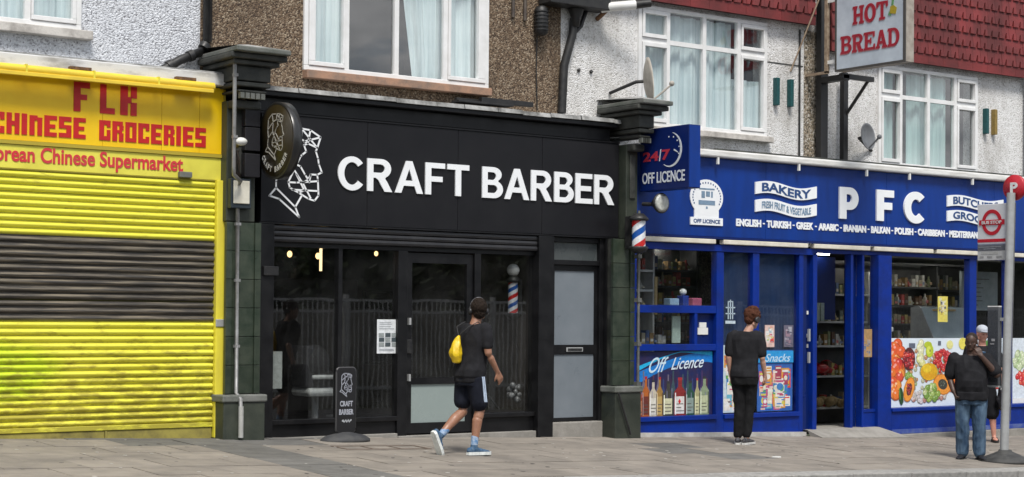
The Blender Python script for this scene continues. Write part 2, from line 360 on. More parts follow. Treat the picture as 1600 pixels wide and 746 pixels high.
GLY = {  # heavy grotesque capitals, outlines on a unit height: (width, outline, holes)
 'F': (.72, [(0, 0), (.21, 0), (.21, .41), (.63, .41), (.63, .575), (.21, .575), (.21, .835), (.72, .835), (.72, 1), (0, 1)], []),
 'E': (.74, [(0, 0), (.74, 0), (.74, .165), (.21, .165), (.21, .42), (.67, .42), (.67, .585), (.21, .585), (.21, .835), (.72, .835), (.72, 1), (0, 1)], []),
 'T': (.82, [(.305, 0), (.515, 0), (.515, .83), (.82, .83), (.82, 1), (0, 1), (0, .83), (.305, .83)], []),
 'A': (1.0, [(0, 0), (.215, 0), (.30, .225), (.69, .225), (.78, 0), (1.0, 0), (.607, 1), (.393, 1)], [[(.362, .39), (.628, .39), (.496, .755)]]),
 'C': (.92, arc(.48, .5, .48, .52, 40, 322, 30)+[(.66, .30)]+arc(.48, .5, .27, .345, 322, 40, 26), []),
 'B': (.83, [(0, 0)]+arc(.46, .285, .37, .285, -90, 62)+arc(.43, .765, .34, .235, -52, 90)+[(0, 1)], [[(.21, .165)]+arc(.45, .295, .16, .13, -90, 90)+[(.21, .425)], [(.21, .585)]+arc(.42, .71, .135, .125, -90, 90)+[(.21, .835)]]),
 'R': (.90, [(0, 0), (.21, 0), (.21, .415), (.29, .415), (.38, .36), (.61, 0), (.88, 0), (.70, .30), (.62, .40)]+arc(.49, .705, .345, .295, -62, 90)+[(0, 1)], [[(.21, .575)]+arc(.46, .705, .155, .13, -90, 90)+[(.21, .835)]]),
 'P': (.80, [(0, 0), (.25, 0), (.25, .33)]+arc(.44, .665, .36, .335, -90, 90)+[(0, 1)], [[(.25, .53)]+arc(.42, .67, .14, .14, -90, 90)+[(.25, .81)]]),
 'hH': (1.0, [(0, 0), (.42, 0), (.42, .12), (.32, .12), (.32, .42), (.68, .42), (.68, .12), (.58, .12), (.58, 0), (1, 0), (1, .12), (.9, .12), (.9, .88), (1, .88), (1, 1), (.58, 1), (.58, .88), (.68, .88), (.68, .56), (.32, .56), (.32, .88), (.42, .88), (.42, 1), (0, 1), (0, .88), (.1, .88), (.1, .12), (0, .12)], []),
 'hO': (1.0, arc(.5, .5, .5, .52, 0, 350, 30), [arc(.5, .5, .24, .37, 0, 350, 26)]),
 'hT': (1.0, [(.25, 0), (.75, 0), (.75, .12), (.61, .12), (.61, .87), (.82, .87), (.86, .7), (1, .7), (1, 1), (0, 1), (0, .7), (.14, .7), (.18, .87), (.39, .87), (.39, .12), (.25, .12)], []),
 'hE': (1.0, [(0, 0), (1, 0), (1, .3), (.87, .3), (.83, .13), (.34, .13), (.34, .44), (.55, .44), (.57, .34), (.67, .34), (.67, .67), (.57, .67), (.55, .57), (.34, .57), (.34, .87), (.8, .87), (.84, .72), (.96, .72), (.96, 1), (0, 1), (0, .88), (.11, .88), (.11, .12), (0, .12)], []),
 'hB': (1.0, [(0, 0)]+arc(.58, .285, .42, .285, -90, 62)+arc(.56, .765, .38, .235, -52, 90)+[(0, 1), (0, .88), (.1, .88), (.1, .12), (0, .12)], [[(.33, .13)]+arc(.54, .295, .2, .155, -90, 90)+[(.33, .45)], [(.33, .57)]+arc(.54, .715, .16, .145, -90, 90)+[(.33, .86)]]),
 'hD': (1.0, [(0, 0)]+arc(.5, .5, .5, .5, -90, 90, 20)+[(0, 1), (0, .88), (.1, .88), (.1, .12), (0, .12)], [[(.33, .13)]+arc(.48, .5, .27, .37, -90, 90, 16)+[(.33, .87)]]),
 'hR': (1.0, [(0, 0), (.42, 0), (.42, .12), (.33, .12), (.33, .42), (.42, .42), (.62, 0), (1, 0), (1, .12), (.86, .12), (.70, .44)]+arc(.56, .73, .38, .27, -50, 90)+[(0, 1), (0, .88), (.1, .88), (.1, .12), (0, .12)], [[(.33, .55)]+arc(.54, .705, .17, .155, -90, 90)+[(.33, .86)]]),
 'hA': (1.0, [(0, 0), (.36, 0), (.36, .12), (.28, .12), (.32, .25), (.62, .25), (.66, .12), (.57, .12), (.57, 0), (1, 0), (1, .12), (.92, .12), (.62, 1), (.36, 1), (.09, .12), (0, .12)], [[(.365, .38), (.58, .38), (.475, .72)]])}
GLY.update({'xP': (.86, [(0, 0), (.31, 0), (.31, .29)]+arc(.47, .645, .39, .355, -90, 90)+[(0, 1)], [[(.31, .53)]+arc(.44, .655, .12, .125, -90, 90)+[(.31, .78)]]),
 'xF': (.76, [(0, 0), (.31, 0), (.31, .37), (.68, .37), (.68, .60), (.31, .60), (.31, .77), (.76, .77), (.76, 1), (0, 1)], []),
 'xC': (.95, arc(.5, .5, .5, .52, 44, 316, 30)+[(.69, .27)]+arc(.5, .5, .21, .27, 316, 44, 26)+[(.69, .73)], [])})
def glyph(ch, x0, x1, z0, z1, y, m, parent, depth=.02, plane='y', X=None, name='letter'):
    """one letter as a solid with its counters cut out, fitted to the box"""
    w_, outl, holes = GLY[ch]; cu = bpy.data.curves.new('g', 'CURVE'); cu.dimensions = '2D'; cu.fill_mode = 'BOTH'; cu.extrude = .5
    for ring in [outl]+holes:
        q = [ring[0]]
        for p in ring[1:]:
            if abs(p[0]-q[-1][0])+abs(p[1]-q[-1][1]) > 1e-4: q.append(p)
        sp = cu.splines.new('POLY'); sp.points.add(len(q)-1); sp.use_cyclic_u = True
        for pt, p in zip(sp.points, q): pt.co = (p[0], p[1], 0, 1)
    o = bpy.data.objects.new('g', cu); C.objects.link(o); dg = bpy.context.evaluated_depsgraph_get(); me = bpy.data.meshes.new_from_object(o.evaluated_get(dg))
    bpy.data.objects.remove(o); bpy.data.curves.remove(cu); o0 = org(parent)
    for v in me.vertices:
        u = x0+v.co.x/w_*(x1-x0); z = z0+v.co.y*(z1-z0); d = 0 if v.co.z > 0 else depth
        v.co = (Vector((u, y+d, z)) if plane == 'y' else Vector((X+d, u, z)))-o0
    me.materials.clear(); me.materials.append(m)
    for p in me.polygons: p.use_smooth = False; p.material_index = 0
    me.name = name; o = bpy.data.objects.new(name, me); C.objects.link(o); o.parent = parent; ORG[o] = o0; return o
def word(s, x0, x1, z0, z1, y, m, parent, gap=.09, pre='', **k):
    tot = sum(GLY[pre+c][0] for c in s)+gap*(len(s)-1); f = (x1-x0)/tot; x = x0
    for c in s: ww = GLY[pre+c][0]*f; glyph(pre+c, x, x+ww, z0, z1, y, m, parent, **k); x += ww+gap*f
def strokes(lines, y, w_, m, parent, name, depth=.006, plane='y', X=None):
    """flat raised strokes along polylines given in (u, z)"""
    b = MB()
    for ln in lines:
        for (a, c) in zip(ln, ln[1:]):
            d = Vector((c[0]-a[0], c[1]-a[1])); n = d.length or 1e-6; d /= n; p = Vector((-d.y, d.x))*w_/2; e = d*w_*.35
            q = [Vector(a)-e-p, Vector(c)+e-p, Vector(c)+e+p, Vector(a)-e+p]
            q = [(v[0], v[1]) for v in q]
            if plane == 'y': b.prism(q, y, y+depth)
            else: b.prism(q, X, X+depth, ax='x')
    return b.build(name, m, parent)

def holes_wall(b, x0, x1, z0, z1, y0, y1, holes):
    xs = sorted({x0, x1, *[h[0] for h in holes], *[h[1] for h in holes]}); zs = sorted({z0, z1, *[h[2] for h in holes], *[h[3] for h in holes]})
    for xa, xb in zip(xs, xs[1:]):
        run = None
        for za, zb in zip(zs, zs[1:]):
            hole = any(h[0] <= xa+1e-6 and h[1] >= xb-1e-6 and h[2] <= za+1e-6 and h[3] >= zb-1e-6 for h in holes)
            if not hole: run = (run[0], zb) if run else (za, zb)
            if (hole or zb == zs[-1]) and run: b.box(xa, xb, y0, y1, *run); run = None
    return b

def gz(x, y): return .50-.0325*x+.035*y       # height of the sloping pavement

# ------------------------------------------------------------------ ground
SX = Vector((1, 0, -.0325)).normalized(); SZ = Vector((.0325, -.035, 1)).normalized(); SY = SZ.cross(SX)
def slope_obj(o, z=.5, x=0, y=0):
    o.matrix_world = Matrix.Translation((x, y, z)) @ Matrix((SX, SY, SZ)).transposed().to_4x4()
b = MB(); b.box(1.5, 26, -3.80, .16, -.3, -.006)
pav = b.build('pavement', jointm); tag(pav, kind='structure')
b = MB(); rd = lambda x, y: .5-.0325*x+.035*max(y, -19)-.13
xs = [-160, -60, -20, 0, 10, 20, 30, 60, 160]; ys = [-19.0, -4.12]
for xa, xb in zip(xs, xs[1:]): b.add([(xa, ys[0], rd(xa, -8)-.1), (xb, ys[0], rd(xb, -8)-.1), (xb, ys[1], rd(xb, -4.12)), (xa, ys[1], rd(xa, -4.12))], [(0, 1, 2, 3)])
tag(b.build('road', asph), kind='structure')
b = MB()
for xa, xb in zip(xs, xs[1:]):
    for ya, yb, d in ((-160, -18.9, .14), (-4.2, 160, .9)):
        q = lambda x, y: (x, y, (rd(x, -8)-.1-d if y < -4 and ya < -5 else .5-.0325*x-d-.3))
        b.add([q(xa, ya), q(xb, ya), q(xb, yb), q(xa, yb)], [(0, 1, 2, 3)])
tag(b.build('ground', earth), kind='structure')
def parent_keep(o, p): o.parent = p
slope_obj(pav)
def lay(x0, wd, y, dp, m_):
    """one slab; alike sizes share their mesh"""
    key = (round(wd, 3), round(dp, 3)); dz = random.uniform(-.003, .003)
    if key not in SLABS:
        q = MB(); q.box(0, wd-.006, 0, dp-.006, -.05, 0); o = q.build('slab', m_, None); o.parent = pav; o.rotation_euler = (random.uniform(-.003, .003), random.uniform(-.003, .003), 0); o.location = (x0, y, dz); ORG[o] = Vector(); SLABS[key] = o
    else: share(SLABS[key], 'slab', (x0, y, dz), pav, m_, rot=(random.uniform(-.003, .003), random.uniform(-.003, .003), 0))
SLABS = {}
for r in range(7):
    y, dp = (-3.795+r*.6, .6) if r < 6 else (-.192, .16)
    sh_ = .375 if r % 2 else 0
    xx = 7.50-.02*r*0
    edges = [(1.9+sh_+k*.75, .75) for k in range(40)]
    for x0, wd in edges:
        x1 = x0+wd
        if x1 <= 7.5 or x0 >= 8.2: segs = [(x0, x1)]
        else: segs = ([(x0, 7.5)] if x0 < 7.45 else [])+([(8.2, x1)] if x1 > 8.25 else [])
        for a_, b_ in segs:
            if b_-a_ > .05 and b_ < 25.6: lay(a_, b_-a_, y, dp, slabd if (r >= 5 and 6.2 < a_ < 8.9) or (12.6 < a_ < 13.3 and 2 <= r < 5) else slabm)
    lay(7.5, .7, y, dp, slabd)
# kerb stones
b = MB(); b.box(1.5, 26, -4.10, -3.83, -.4, -.02); kerb = b.build('kerb', jointm); tag(kerb, kind='structure'); slope_obj(kerb, .5)
kb = MB(); kb.box(0, .906, -4.115, -3.806, -.22, .002); k0 = None
for c in range(26):
    x = 1.6+c*.915
    if k0 is None: k0 = kb.build('kerb_stone', kerbm, None, .012); k0.parent = kerb; k0.location = (x, 0, 0)
    else:
        o = share(k0, 'kerb_stone', (x, 0, random.uniform(-.004, .004)), kerb)
        md = o.modifiers.new('bevel', 'BEVEL'); md.width = .012; md.segments = 2
# small drain cover lying in the pavement by the board
def on_pave(o, x, y, dz=.0):
    slope_obj(o, gz(x, y)+dz, x, y)
b = MB(); b.box(0, 1.05, 0, .03, .001, .006); b.box(0, 1.05, .33, .36, .001, .006); b.box(0, .03, .031, .329, .001, .006); b.box(1.02, 1.05, .031, .329, .001, .006)
for i in range(2): b.box(.34+i*.34, .355+i*.34, .031, .329, .001, .005)
mh = b.build('inspection_cover', mat('cover_frame', (.13, .1, .08), .7, (.2, .15, .12), 12)); on_pave(mh, 8.95, -1.3)
tag(mh, 'rectangular inspection cover set flush in the paving in front of the black barber board', 'drain cover')
b = MB(); b.prism([(.06*math.cos(a)*(1+.3*math.sin(3*a)), .045*math.sin(a)) for a in [2*PI*i/9 for i in range(9)]], .001, .012, ax='z')
lit = b.build('paper_scrap', whitep); on_pave(lit, 13.95, -2.5); tag(lit, 'crumpled white paper scrap lying on the pavement below the blue shop', 'litter')
gum = flat((.5, .48, .44), .8); gum2 = flat((.13, .12, .11), .9)
b = MB()
for i in range(280):
    x, y = random.uniform(5, 21), random.uniform(-3.6, -.1); r = random.uniform(.009, .026)
    b.prism([(x+r*math.cos(a), y+r*math.sin(a)) for a in [2*PI*k/7 for k in range(7)]], .0022, .0036, gum if random.random() < .45 else gum2, ax='z')
gm = b.build('gum_spots', None); gm.parent = pav; gm['kind'] = 'stuff'

# ------------------------------------------------------------------ upper floors
def window(house, x0, x1, z0, z1, panes, transom=None, sash=(0, -1), sill=None, curt_m=curt, curtains=None, low=None):
    """outer frame with sub-parts; panes = [(xa, xb), ...] glass extents"""
    fr = MB(); Y0, Y1 = .265, .335
    fr.box(x0, x1, Y0, Y1, z0, z0+.055); fr.box(x0, x1, Y0, Y1, z1-.055, z1)
    fr.box(x0, x0+.055, Y0, Y1, z0+.055, z1-.055); fr.box(x1-.055, x1, Y0, Y1, z0+.055, z1-.055)
    wn = fr.build('window', upvc, house, .006)
    for (a, c) in zip(panes, panes[1:]):
        part('mullion', upvc, wn, ((a[1]+c[0])/2-.03, (a[1]+c[0])/2+.03, Y0+.004, Y1-.004, z0+.055, z1-.055))
    rows = [(z0+.055, z1-.055)]
    if transom:
        rows = [(z0+.055, transom-.03), (transom+.03, z1-.055)]
        part('transom', upvc, wn, *[(max(x0+.055, a[0]-.06) if i else x0+.055, (panes[i+1][0]+a[1])/2-.031 if i < len(panes)-1 else x1-.055, Y0+.008, Y1-.008, transom-.03, transom+.03) for i, a in enumerate(panes)][:0] or [(x0+.055, x1-.055, Y0+.009, Y1-.009, transom-.03, transom+.03)])
    n = len(panes)
    for i, (a, c) in enumerate(panes):
        for ri, (za, zb) in enumerate(rows):
            L0 = x0+.055 if i == 0 else (panes[i-1][1]+a)/2+.031; R0 = x1-.055 if i == n-1 else (panes[i+1][0]+c)/2-.031
            if i in [s % n for s in sash]:
                b = MB(); t = .05; y0_ = Y0-.014; L1, R1 = L0+.004, R0-.004; zc, zd = za+.004, zb-.004
                b.box(L1, R1, y0_, Y1, zc, zc+t); b.box(L1, R1, y0_, Y1, zd-t, zd); b.box(L1, a, y0_, Y1, zc+t, zd-t); b.box(c, R1, y0_, Y1, zc+t, zd-t)
                b.build('sash', upvc, wn, .006); ga, gc, gza, gzb = a, c, zc+t, zd-t
            else: ga, gc, gza, gzb = L0, R0, za, zb
            part('pane', wglass, wn, (ga, gc, .305, .311, gza, gzb))
    if curtains:
        for (ca, cb, shape) in curtains:
            b = MB(); N_ = max(8, int((cb-ca)/.018)); vs = []
            top, bot = z1-.06, z0+.06
            for k in range(N_+1):
                t = k/N_; x = ca+(cb-ca)*t; yy = .42+.030*math.sin(t*N_*.42)+.012*math.sin(t*N_*1.1+1)
                xb_ = x
                if shape == 'swept': xb_ = ca+(cb-ca)*(.38+.62*t)
                zb_ = bot if not (shape == 'half') else (z0+z1)/2+.15
                zt_ = top if shape != 'low' else transom-.35
                vs += [(xb_, yy, zb_), ((x+xb_)/2, yy, (zb_+zt_)/2), (x, yy, zt_)]
            b.add(vs, [(3*k, 3*k+3, 3*k+4, 3*k+1) for k in range(N_)]+[(3*k+1, 3*k+4, 3*k+5, 3*k+2) for k in range(N_)], None, True)
            b.build('curtain', curt_m, wn)
    if sill:
        sm_, zs, xe = sill
        part('sill', sm_, wn, (x0-xe, x1+xe, .19, .334, zs, z0-.002), bevel=.008)
    b = MB(); X0, X1, Z0, Z1 = x0-.01, x1+.01, z0-.01, z1+.01
    b.add([(X0, .56, Z0), (X1, .56, Z0), (X1, .56, Z1), (X0, .56, Z1), (X0, 2.2, Z0), (X1, 2.2, Z0), (X1, 2.2, Z1), (X0, 2.2, Z1)],
          [(4, 5, 6, 7), (0, 1, 5, 4), (2, 3, 7, 6), (1, 2, 6, 5), (3, 0, 4, 7)])
    b.build('room', roomdark, house)
    return wn

def house(name_label, x0, x1, wall_m, zb, holes, ztop=8.0):
    h = thing('terraced_house', name_label, 'house', ((x0+x1)/2, .3, gz((x0+x1)/2, 0)), 'terraced houses over the shops')
    b = MB(); holes_wall(b, x0, x1, zb, ztop, .30, .55, holes); b.build('wall', wall_m, h)
    zl, zr = (2.96 if x0 > 21 else -.6), (2.96 if 21 < x1 < 23 else -.6)
    part('party_wall', brown_dash, h, (x0, x0+.12, .56, 7, zl, ztop-.01), (x1-.12, x1-.001, .56, 7, zr, ztop-.01), (x0, x1, 7.01, 7.2, -.6, ztop-.01))
    part('floor', roomdark, h, (x0+.13, x1-.13, .57, 7, 2.75, 2.95))
    b = MB(); b.prism([(.1, ztop), (7.4, ztop), (3.8, ztop+2.2)], x0, x1-.002, ax='x'); b.build('roof', mat('grey_roof_tiles', (.12, .1, .09), .8, (.07, .06, .055), 9, .8), h)
    return h

hA = house('left terraced house with pale grey pebbledash above the yellow grocery', -2, 8.0, grey_dash, 3.98, [(4.45, 6.65, 4.47, 5.75)])
window(hA, 4.45, 6.65, 4.47, 5.75, [(4.55, 5.2), (5.3, 6.02), (6.14, 6.55)], None, (0, 2), (sillw, 4.375, .1), curtains=[(4.5, 6.6, '')])
hB = house('terraced house with brown pebbledash upper wall over the black barber shop', 8.0, 12.92, brown_dash, 3.9, [(9.26, 11.80, 4.31, 5.72)])
window(hB, 9.26, 11.80, 4.31, 5.72, [(9.40, 9.76), (9.87, 10.44), (10.53, 11.10), (11.24, 11.64)], None, (0, 3), (sill_m, 4.215, .0),
       curtains=[(9.32, 9.80, ''), (10.62, 11.1, 'swept'), (11.12, 11.74, '')])
hC = house('terraced house with white pebbledash, red tile hanging and wide window over blue off licence sign', 12.92, 17.2, white_dash, 3.75, [(14.17, 16.48, 4.05, 5.62)])
window(hC, 14.17, 16.48, 4.05, 5.62, [(14.27, 14.64), (14.72, 15.28), (15.36, 15.88), (16.02, 16.40)], 5.17, (0, 3), (sillw, 3.97, .06),
       curtains=[(14.2, 15.95, ''), (15.95, 16.45, 'low')])
hD = house('right-hand white pebbledash house with red tiles above window beside the hot bread sign', 17.2, 22.06, white_dash, 3.6, [(18.73, 20.95, 3.80, 5.27)])
window(hD, 18.73, 20.95, 3.80, 5.27, [(18.82, 19.17), (19.25, 19.78), (19.86, 20.36), (20.50, 20.87)], 4.83, (0, 3), None, curt_g,
       curtains=[(18.78, 19.2, ''), (19.5, 20.4, '')])
hE = house('far right white pebbledash house at the edge of the photo past the black drainpipe', 22.06, 27.5, white_dash, 3.4, [])
# stained render strip at the party wall
part('stained_strip', tan_dash, hD, (17.22, 17.62, .285, .299, 3.7, 5.6), label='dirty tan render strip')
part('render_joint', capd, hC, (16.5, 17.2, .294, .2995, 5.085, 5.1), label='thin dark seam in the render')

# red hanging tiles: one plain bottom course, toothed courses above
def tile_hang(h, x0, x1, zb, zt, y=.16):
    tw = .165; ch = .205
    part('tile_backing', mat('tile_gap_shade', (.06, .012, .012), .9), h, (x0, x1, y+.03, .299, zb+.02, zt))  # backing coloured dark to stand in for shade in the tile gaps
    b = MB(); n = int((x1-x0)/tw/2)*2; tw = (x1-x0)/n
    b.box(0, tw*2-.004, -.012, .012, 0, .145); t0 = b.build('tile', redt, h, origin=(0, 0, 0)); ok = False
    o0 = org(h)
    for i in range(n//2):
        p = Vector((x0+i*2*tw, y, zb+.0))-o0
        if not ok: t0.location = p; ok = True
        else: share(t0, 'tile', p, h)
    b = MB()
    pts = [(0, .0), (tw*.30, .0), (tw*.52, .085), (tw*.62, .10), (tw*.66, .085), (tw*.58, .0), (tw-.004, .0), (tw-.004, ch+.02), (0, ch+.02)]
    b.prism(pts, -.022, .004); t1 = b.build('tile', redt, h, origin=(0, 0, 0)); ok = False; z = zb+.145; r = 0
    while z < zt-.05:
        for i in range(n):
            if (z-zb)//ch*n > 290: break
            p = Vector((x0+i*tw+(0 if r % 2 == 0 else tw*0), y-.008+random.uniform(-.002, .002), z))-o0
            if not ok: t1.location = p; t1.rotation_euler = (-.12, 0, 0); ok = True
            else: share(t1, 'tile', p, h, rot=(-.12, 0, random.uniform(-.01, .01)))
        z += ch; r += 1
tile_hang(hC, 12.95, 17.3, 5.66, 6.7)
tile_hang(hD, 17.62, 22.04, 5.34, 6.6)

# pipes, wires and fittings on the upper walls
def pipe(label, pts, r, m, cat='pipe', name='drainpipe', n=10, extra=None):
    b = MB(); b.tube(pts, r, n)
    for i in range(0, len(pts)-1, 1):
        q = Vector(pts[i]).lerp(Vector(pts[i+1]), .5); d = (Vector(pts[i+1])-Vector(pts[i])).normalized()
        if r > .02: b.tube([q-d*.03, q+d*.03], r*1.25, n)
    o = b.build(name, m); return tag(o, label, cat)
pipe('black drainpipe bending left at the foot of the grey wall above the green column', [(8.06, .24, 8), (8.06, .24, 4.5), (7.98, .22, 4.38), (7.72, .2, 4.26), (7.5, .2, 4.12)], .05, blackm)
part_h = thing('rainwater_hopper', 'black box gutter and hopper on the brown wall edge above barber shop', 'gutter', (13.0, .2, 5.3))
part('trough', blackm, part_h, (12.55, 13.5, .02, .28, 5.42, 5.62), (12.55, 13.5, -.0, .3, 5.621, 5.66), bevel=.01)
b = MB(); b.lathe([(.05, -.2), (.06, -.1), (.1, 0), (.11, .02)], (13.08, .2, 5.4), 12); b.build('funnel', blackm, part_h)
b = MB(); b.tube([(13.08, .24, 5.3), (13.06, .24, 5.1), (12.93, .24, 4.7), (12.90, .24, 4.1)], .055, 10); b.tube([(13.28, .25, 5.42), (13.2, .25, 5.22), (13.05, .25, 5.08)], .028, 8); b.build('downpipe', blackm, part_h)
for i, (x, z0) in enumerate(((12.16, 5.22), (12.34, 5.2))):
    o = MB().tube([(x, .27, 7), (x, .27, z0)], .022, 8).build('vent_pipe', mat('brown_pipe', (.1, .08, .065), .6, (.05, .04, .035), 9))
    tag(o, ['thin brown pipe stub nearer the barber upstairs window', 'thin brown pipe stub just left of the black alarm box'][i], 'pipe', 'pipe stubs on the brown wall')
bb = thing('bell_box', 'black ribbed box with trailing cable on the brown wall', 'alarm box', (12.54, .28, 5.2))
b = MB(); b.tube([(12.54, .2, 5.03), (12.54, .2, 5.06), (12.54, .2, 5.36), (12.54, .2, 5.39)], [.05, .085, .085, .05], 10)
for k in range(6): b.tube([(12.54, .2, 5.09+k*.045), (12.54, .2, 5.105+k*.045)], .095, 10)
b.build('housing', blackm, bb); MB().tube([(12.54, .285, 5.05), (12.53, .285, 4.6), (12.55, .285, 4.12)], .008, 5).build('cable', blackm, bb)
cc = thing('security_camera', 'white bullet camera with black lens above the white wall right of the gutter', 'camera', (13.6, .2, 5.5))
MB().tube([(13.45, .15, 5.44), (13.5, .05, 5.47), (13.80, -.1, 5.51)], [.04, .06, .06], 10).build('housing', whitep, cc)
MB().tube([(13.80, -.1, 5.511), (13.98, -.18, 5.54)], [.055, .05], 10).build('lens_hood', blackm, cc)
MB().tube([(13.5, .3, 5.35), (13.5, .1, 5.44)], .03, 8).build('bracket', rust, cc)
for i, (x, m_, z0, z1, l) in enumerate(((16.65, 'teal', 4.5, 4.88, 'teal strip nearer the window, on white wall left of hot bread sign'), (16.92, 'teal', 4.5, 4.88, 'teal strip farther from the window, on white wall left of hot bread sign'),
                          (21.13, 'teal', 4.42, 4.81, 'dark teal wall strip beside the yellow one at the far right window'), (21.33, 'gold', 4.42, 4.81, 'mustard yellow wall strip on the far right white wall'))):
    o = part('wall_strip', flat((.006, .075, .08)) if m_ == 'teal' else flat((.28, .19, .05)), None, (x-.03, x+.03, .22, .30, z0, z1), bevel=.006); tag(o, l, 'wall strip', 'coloured strips on the white walls')
for i, (x, z) in enumerate(((13.2, 4.67), (13.4, 4.67))):
    o = MB().lathe([(.02, 0), (.025, -.02), (.0, -.03)], (x, .298, z), 8, ax='y').build('wall_plug', blackm)
    tag(o, ['left small dark fixing hole in the white wall above the barber sign', 'right small dark fixing hole in the white wall above the barber sign'][i], 'fixing', 'fixings in the white wall')
pipe('black drainpipe at the right edge of the photo beside the far white wall', [(22.1, .22, 8), (22.1, .22, 3.5)], .055, blackm)
o = MB().tube([(16.95, .29, 5.0), (16.97, .285, 4.4), (16.95, .29, 3.8)], .008, 5)
pipe('thin dark cable running down the white wall beside the teal strips', [(17.12, .28, 5.6), (17.12, .28, 3.75)], .014, blackm, 'cable', 'wall_cable')

# satellite dishes
def dish(label, c, r, tilt, m, arm_to):
    t = thing('satellite_dish', label, 'satellite dish', c, 'satellite dishes')
    prof = [(r*k/8, (k/8)**2*r*.22) for k in range(9)]+[(r, r*.22+.012)]+[(r*k/8, (k/8)**2*r*.22+.012) for k in range(8, -1, -1)]
    b = MB(); b.lathe([(max(a, 1e-4), h) for a, h in prof], (0, 0, 0), 28)
    R = Matrix.Rotation(tilt[1], 3, 'Z') @ Matrix.Rotation(tilt[0], 3, 'X')
    for i, v in enumerate(b.v): b.v[i] = R @ v+Vector(c)
    b.build('reflector', m, t)
    d = R @ Vector((0, 0, 1))
    MB().tube([Vector(c)+R @ Vector((0, -r*.9, r*.2)), Vector(c)+d*r*1.15+R @ Vector((0, -r*.25, 0)), ], .014, 6).ball(Vector(c)+d*r*1.18+R @ Vector((0, -r*.2, 0)), .035).build('feed_arm', m, t)
    MB().tube([Vector(c)-d*.01, Vector(c)-d*.1, arm_to], .022, 8).build('bracket', blackm, t)
dish('tall beige satellite dish seen edge-on on the column beside the 24/7 sign', (13.93, -.12, 4.55), .30, (math.radians(84), math.radians(58)), dishm, (13.7, .28, 4.42))
dish('small dark grey satellite dish on the white wall below the hot bread sign', (18.17, .02, 4.15), .19, (math.radians(84), math.radians(12)), dishg, (18.6, .29, 4.0))

# ------------------------------------------------------------------ green columns between the shops
def column(label, x0, x1, xp0, xp1, cz, capx, cx0, cx1):
    t = thing('shop_column', label, 'column', ((x0+x1)/2, -.1, gz(x0, 0)), 'green columns between the shops')
    zg = gz((x0+x1)/2, -.1)-.05
    part('plinth', green, t, (xp0, xp1, -.24, .3, zg, .62), bevel=.012)
    part('plinth_cap', capm, t, (xp0-.02, xp1+.02, -.26, .31, .622, .70), bevel=.015)
    part('core', capd, t, (x0+.03, x1-.03, -.10, .3, .7, 2.54))
    z = .705; n = 6; hgt = (2.54-.705)/n
    for k in range(n):
        b = MB(); b.box(x0, x0+.07, -.15, -.101, z+.003, z+hgt-.003); b.box(x1-.07, x1, -.15, -.101, z+.003, z+hgt-.003)
        b.box(x0+.0701, x1-.0701, -.128, -.101, z+.003, z+hgt-.003)
        b.build('tile', greentile, t, .003); z += hgt
    # console: block, fluted panel, dentils and stepped cornice
    part('console', green, t, (cx0, cx1, -.13, .3, 2.545, cz-.551), bevel=.01)
    part('console_panel', capd, t, (cx0+.05, cx1-.05, -.15, -.131, 3.05, cz-.68), bevel=.008)
    part('bracket', capd, t, (cx0, cx1, -.27, -.131, cz-.64, cz-.551), bevel=.02)
    x0, x1 = cx0, cx1+.02
    for k in range(5):
        xx = x0+.02+k*(x1-x0-.08)/4.6; part('dentil', capm, t, (xx, xx+.045, -.40, -.341, cz-.545, cz-.485))
    b = MB(); steps = [(.0, cz-.48, .03), (.03, cz-.42, .05), (.03, cz-.36, .16), (.10, cz-.20, .05), (.16, cz-.145, .06), (.22, cz-.08, .08)]
    for (e, z0, h_) in steps[:5]: b.box(x0-e, x1-.02+e, -.38-e, .28, z0, z0+h_-.002)
    b.build('capital', capd, t, .012)
    part('cornice', capm, t, (x0-capx, x1+capx, -.40-.22, .3, cz-.084, cz-.03), bevel=.012)
    b = MB(); b.add([(x0-capx, -.6, cz-.028), (x1+capx, -.6, cz-.028), (x1+capx, .3, cz+.04), (x0-capx, .3, cz+.04), ((x0+x1)/2, -.25, cz+.05)], [(0, 1, 4), (1, 2, 4), (2, 3, 4), (3, 0, 4)]); b.build('lead_top', lead, t)
    return t
column('green tiled column between the yellow grocery and the barber shop, moulded grey capital', 8.12, 8.53, 8.06, 8.55, 4.38, .14, 8.12, 8.46)
column('dark green column between the barber shop and the blue shop, below the dish', 13.43, 13.78, 13.40, 13.82, 4.28, .14, 13.645, 13.83)
# slanting iron brace and old fixings at the second column
o = MB().tube([(13.42, -.28, .62), (13.62, -.28, .10)], .014, 6).build('iron_rod', blackm); tag(o, 'thin black iron rod leaning across the foot of the second green column', 'rod')
o = MB().tube([(13.8, -.2, 2.9), (13.8, -.2, .12)], .018, 6)
for z in (.35, .7, 1.2, 1.75, 2.3): o.box(13.77, 13.83, -.225, -.15, z, z+.05)
tag(o.build('wall_conduit', mat('dark_conduit', (.08, .085, .08), .6, (.15, .15, .14), 9)), 'dark vertical conduit clipped to the right edge of the second green column', 'conduit')
c1 = MB().tube([(8.06, -.42, 4.25), (8.06, -.42, 3.1), (8.07, -.4, 3.02), (8.20, -.3, 2.96), (8.235, -.17, 2.9), (8.24, -.17, .72), (8.245, -.27, .66), (8.245, -.28, .25)], .022, 8)
for z in (4.05, 3.4, 2.5, 1.9, 1.2): c1.box(8.04 if z > 3 else 8.21, 8.09 if z > 3 else 8.27, -.445 if z > 3 else -.19, -.40 if z > 3 else -.15, z, z+.03)
tag(c1.build('wall_conduit', greym), 'grey conduit running down the green column beside the yellow shop', 'conduit')
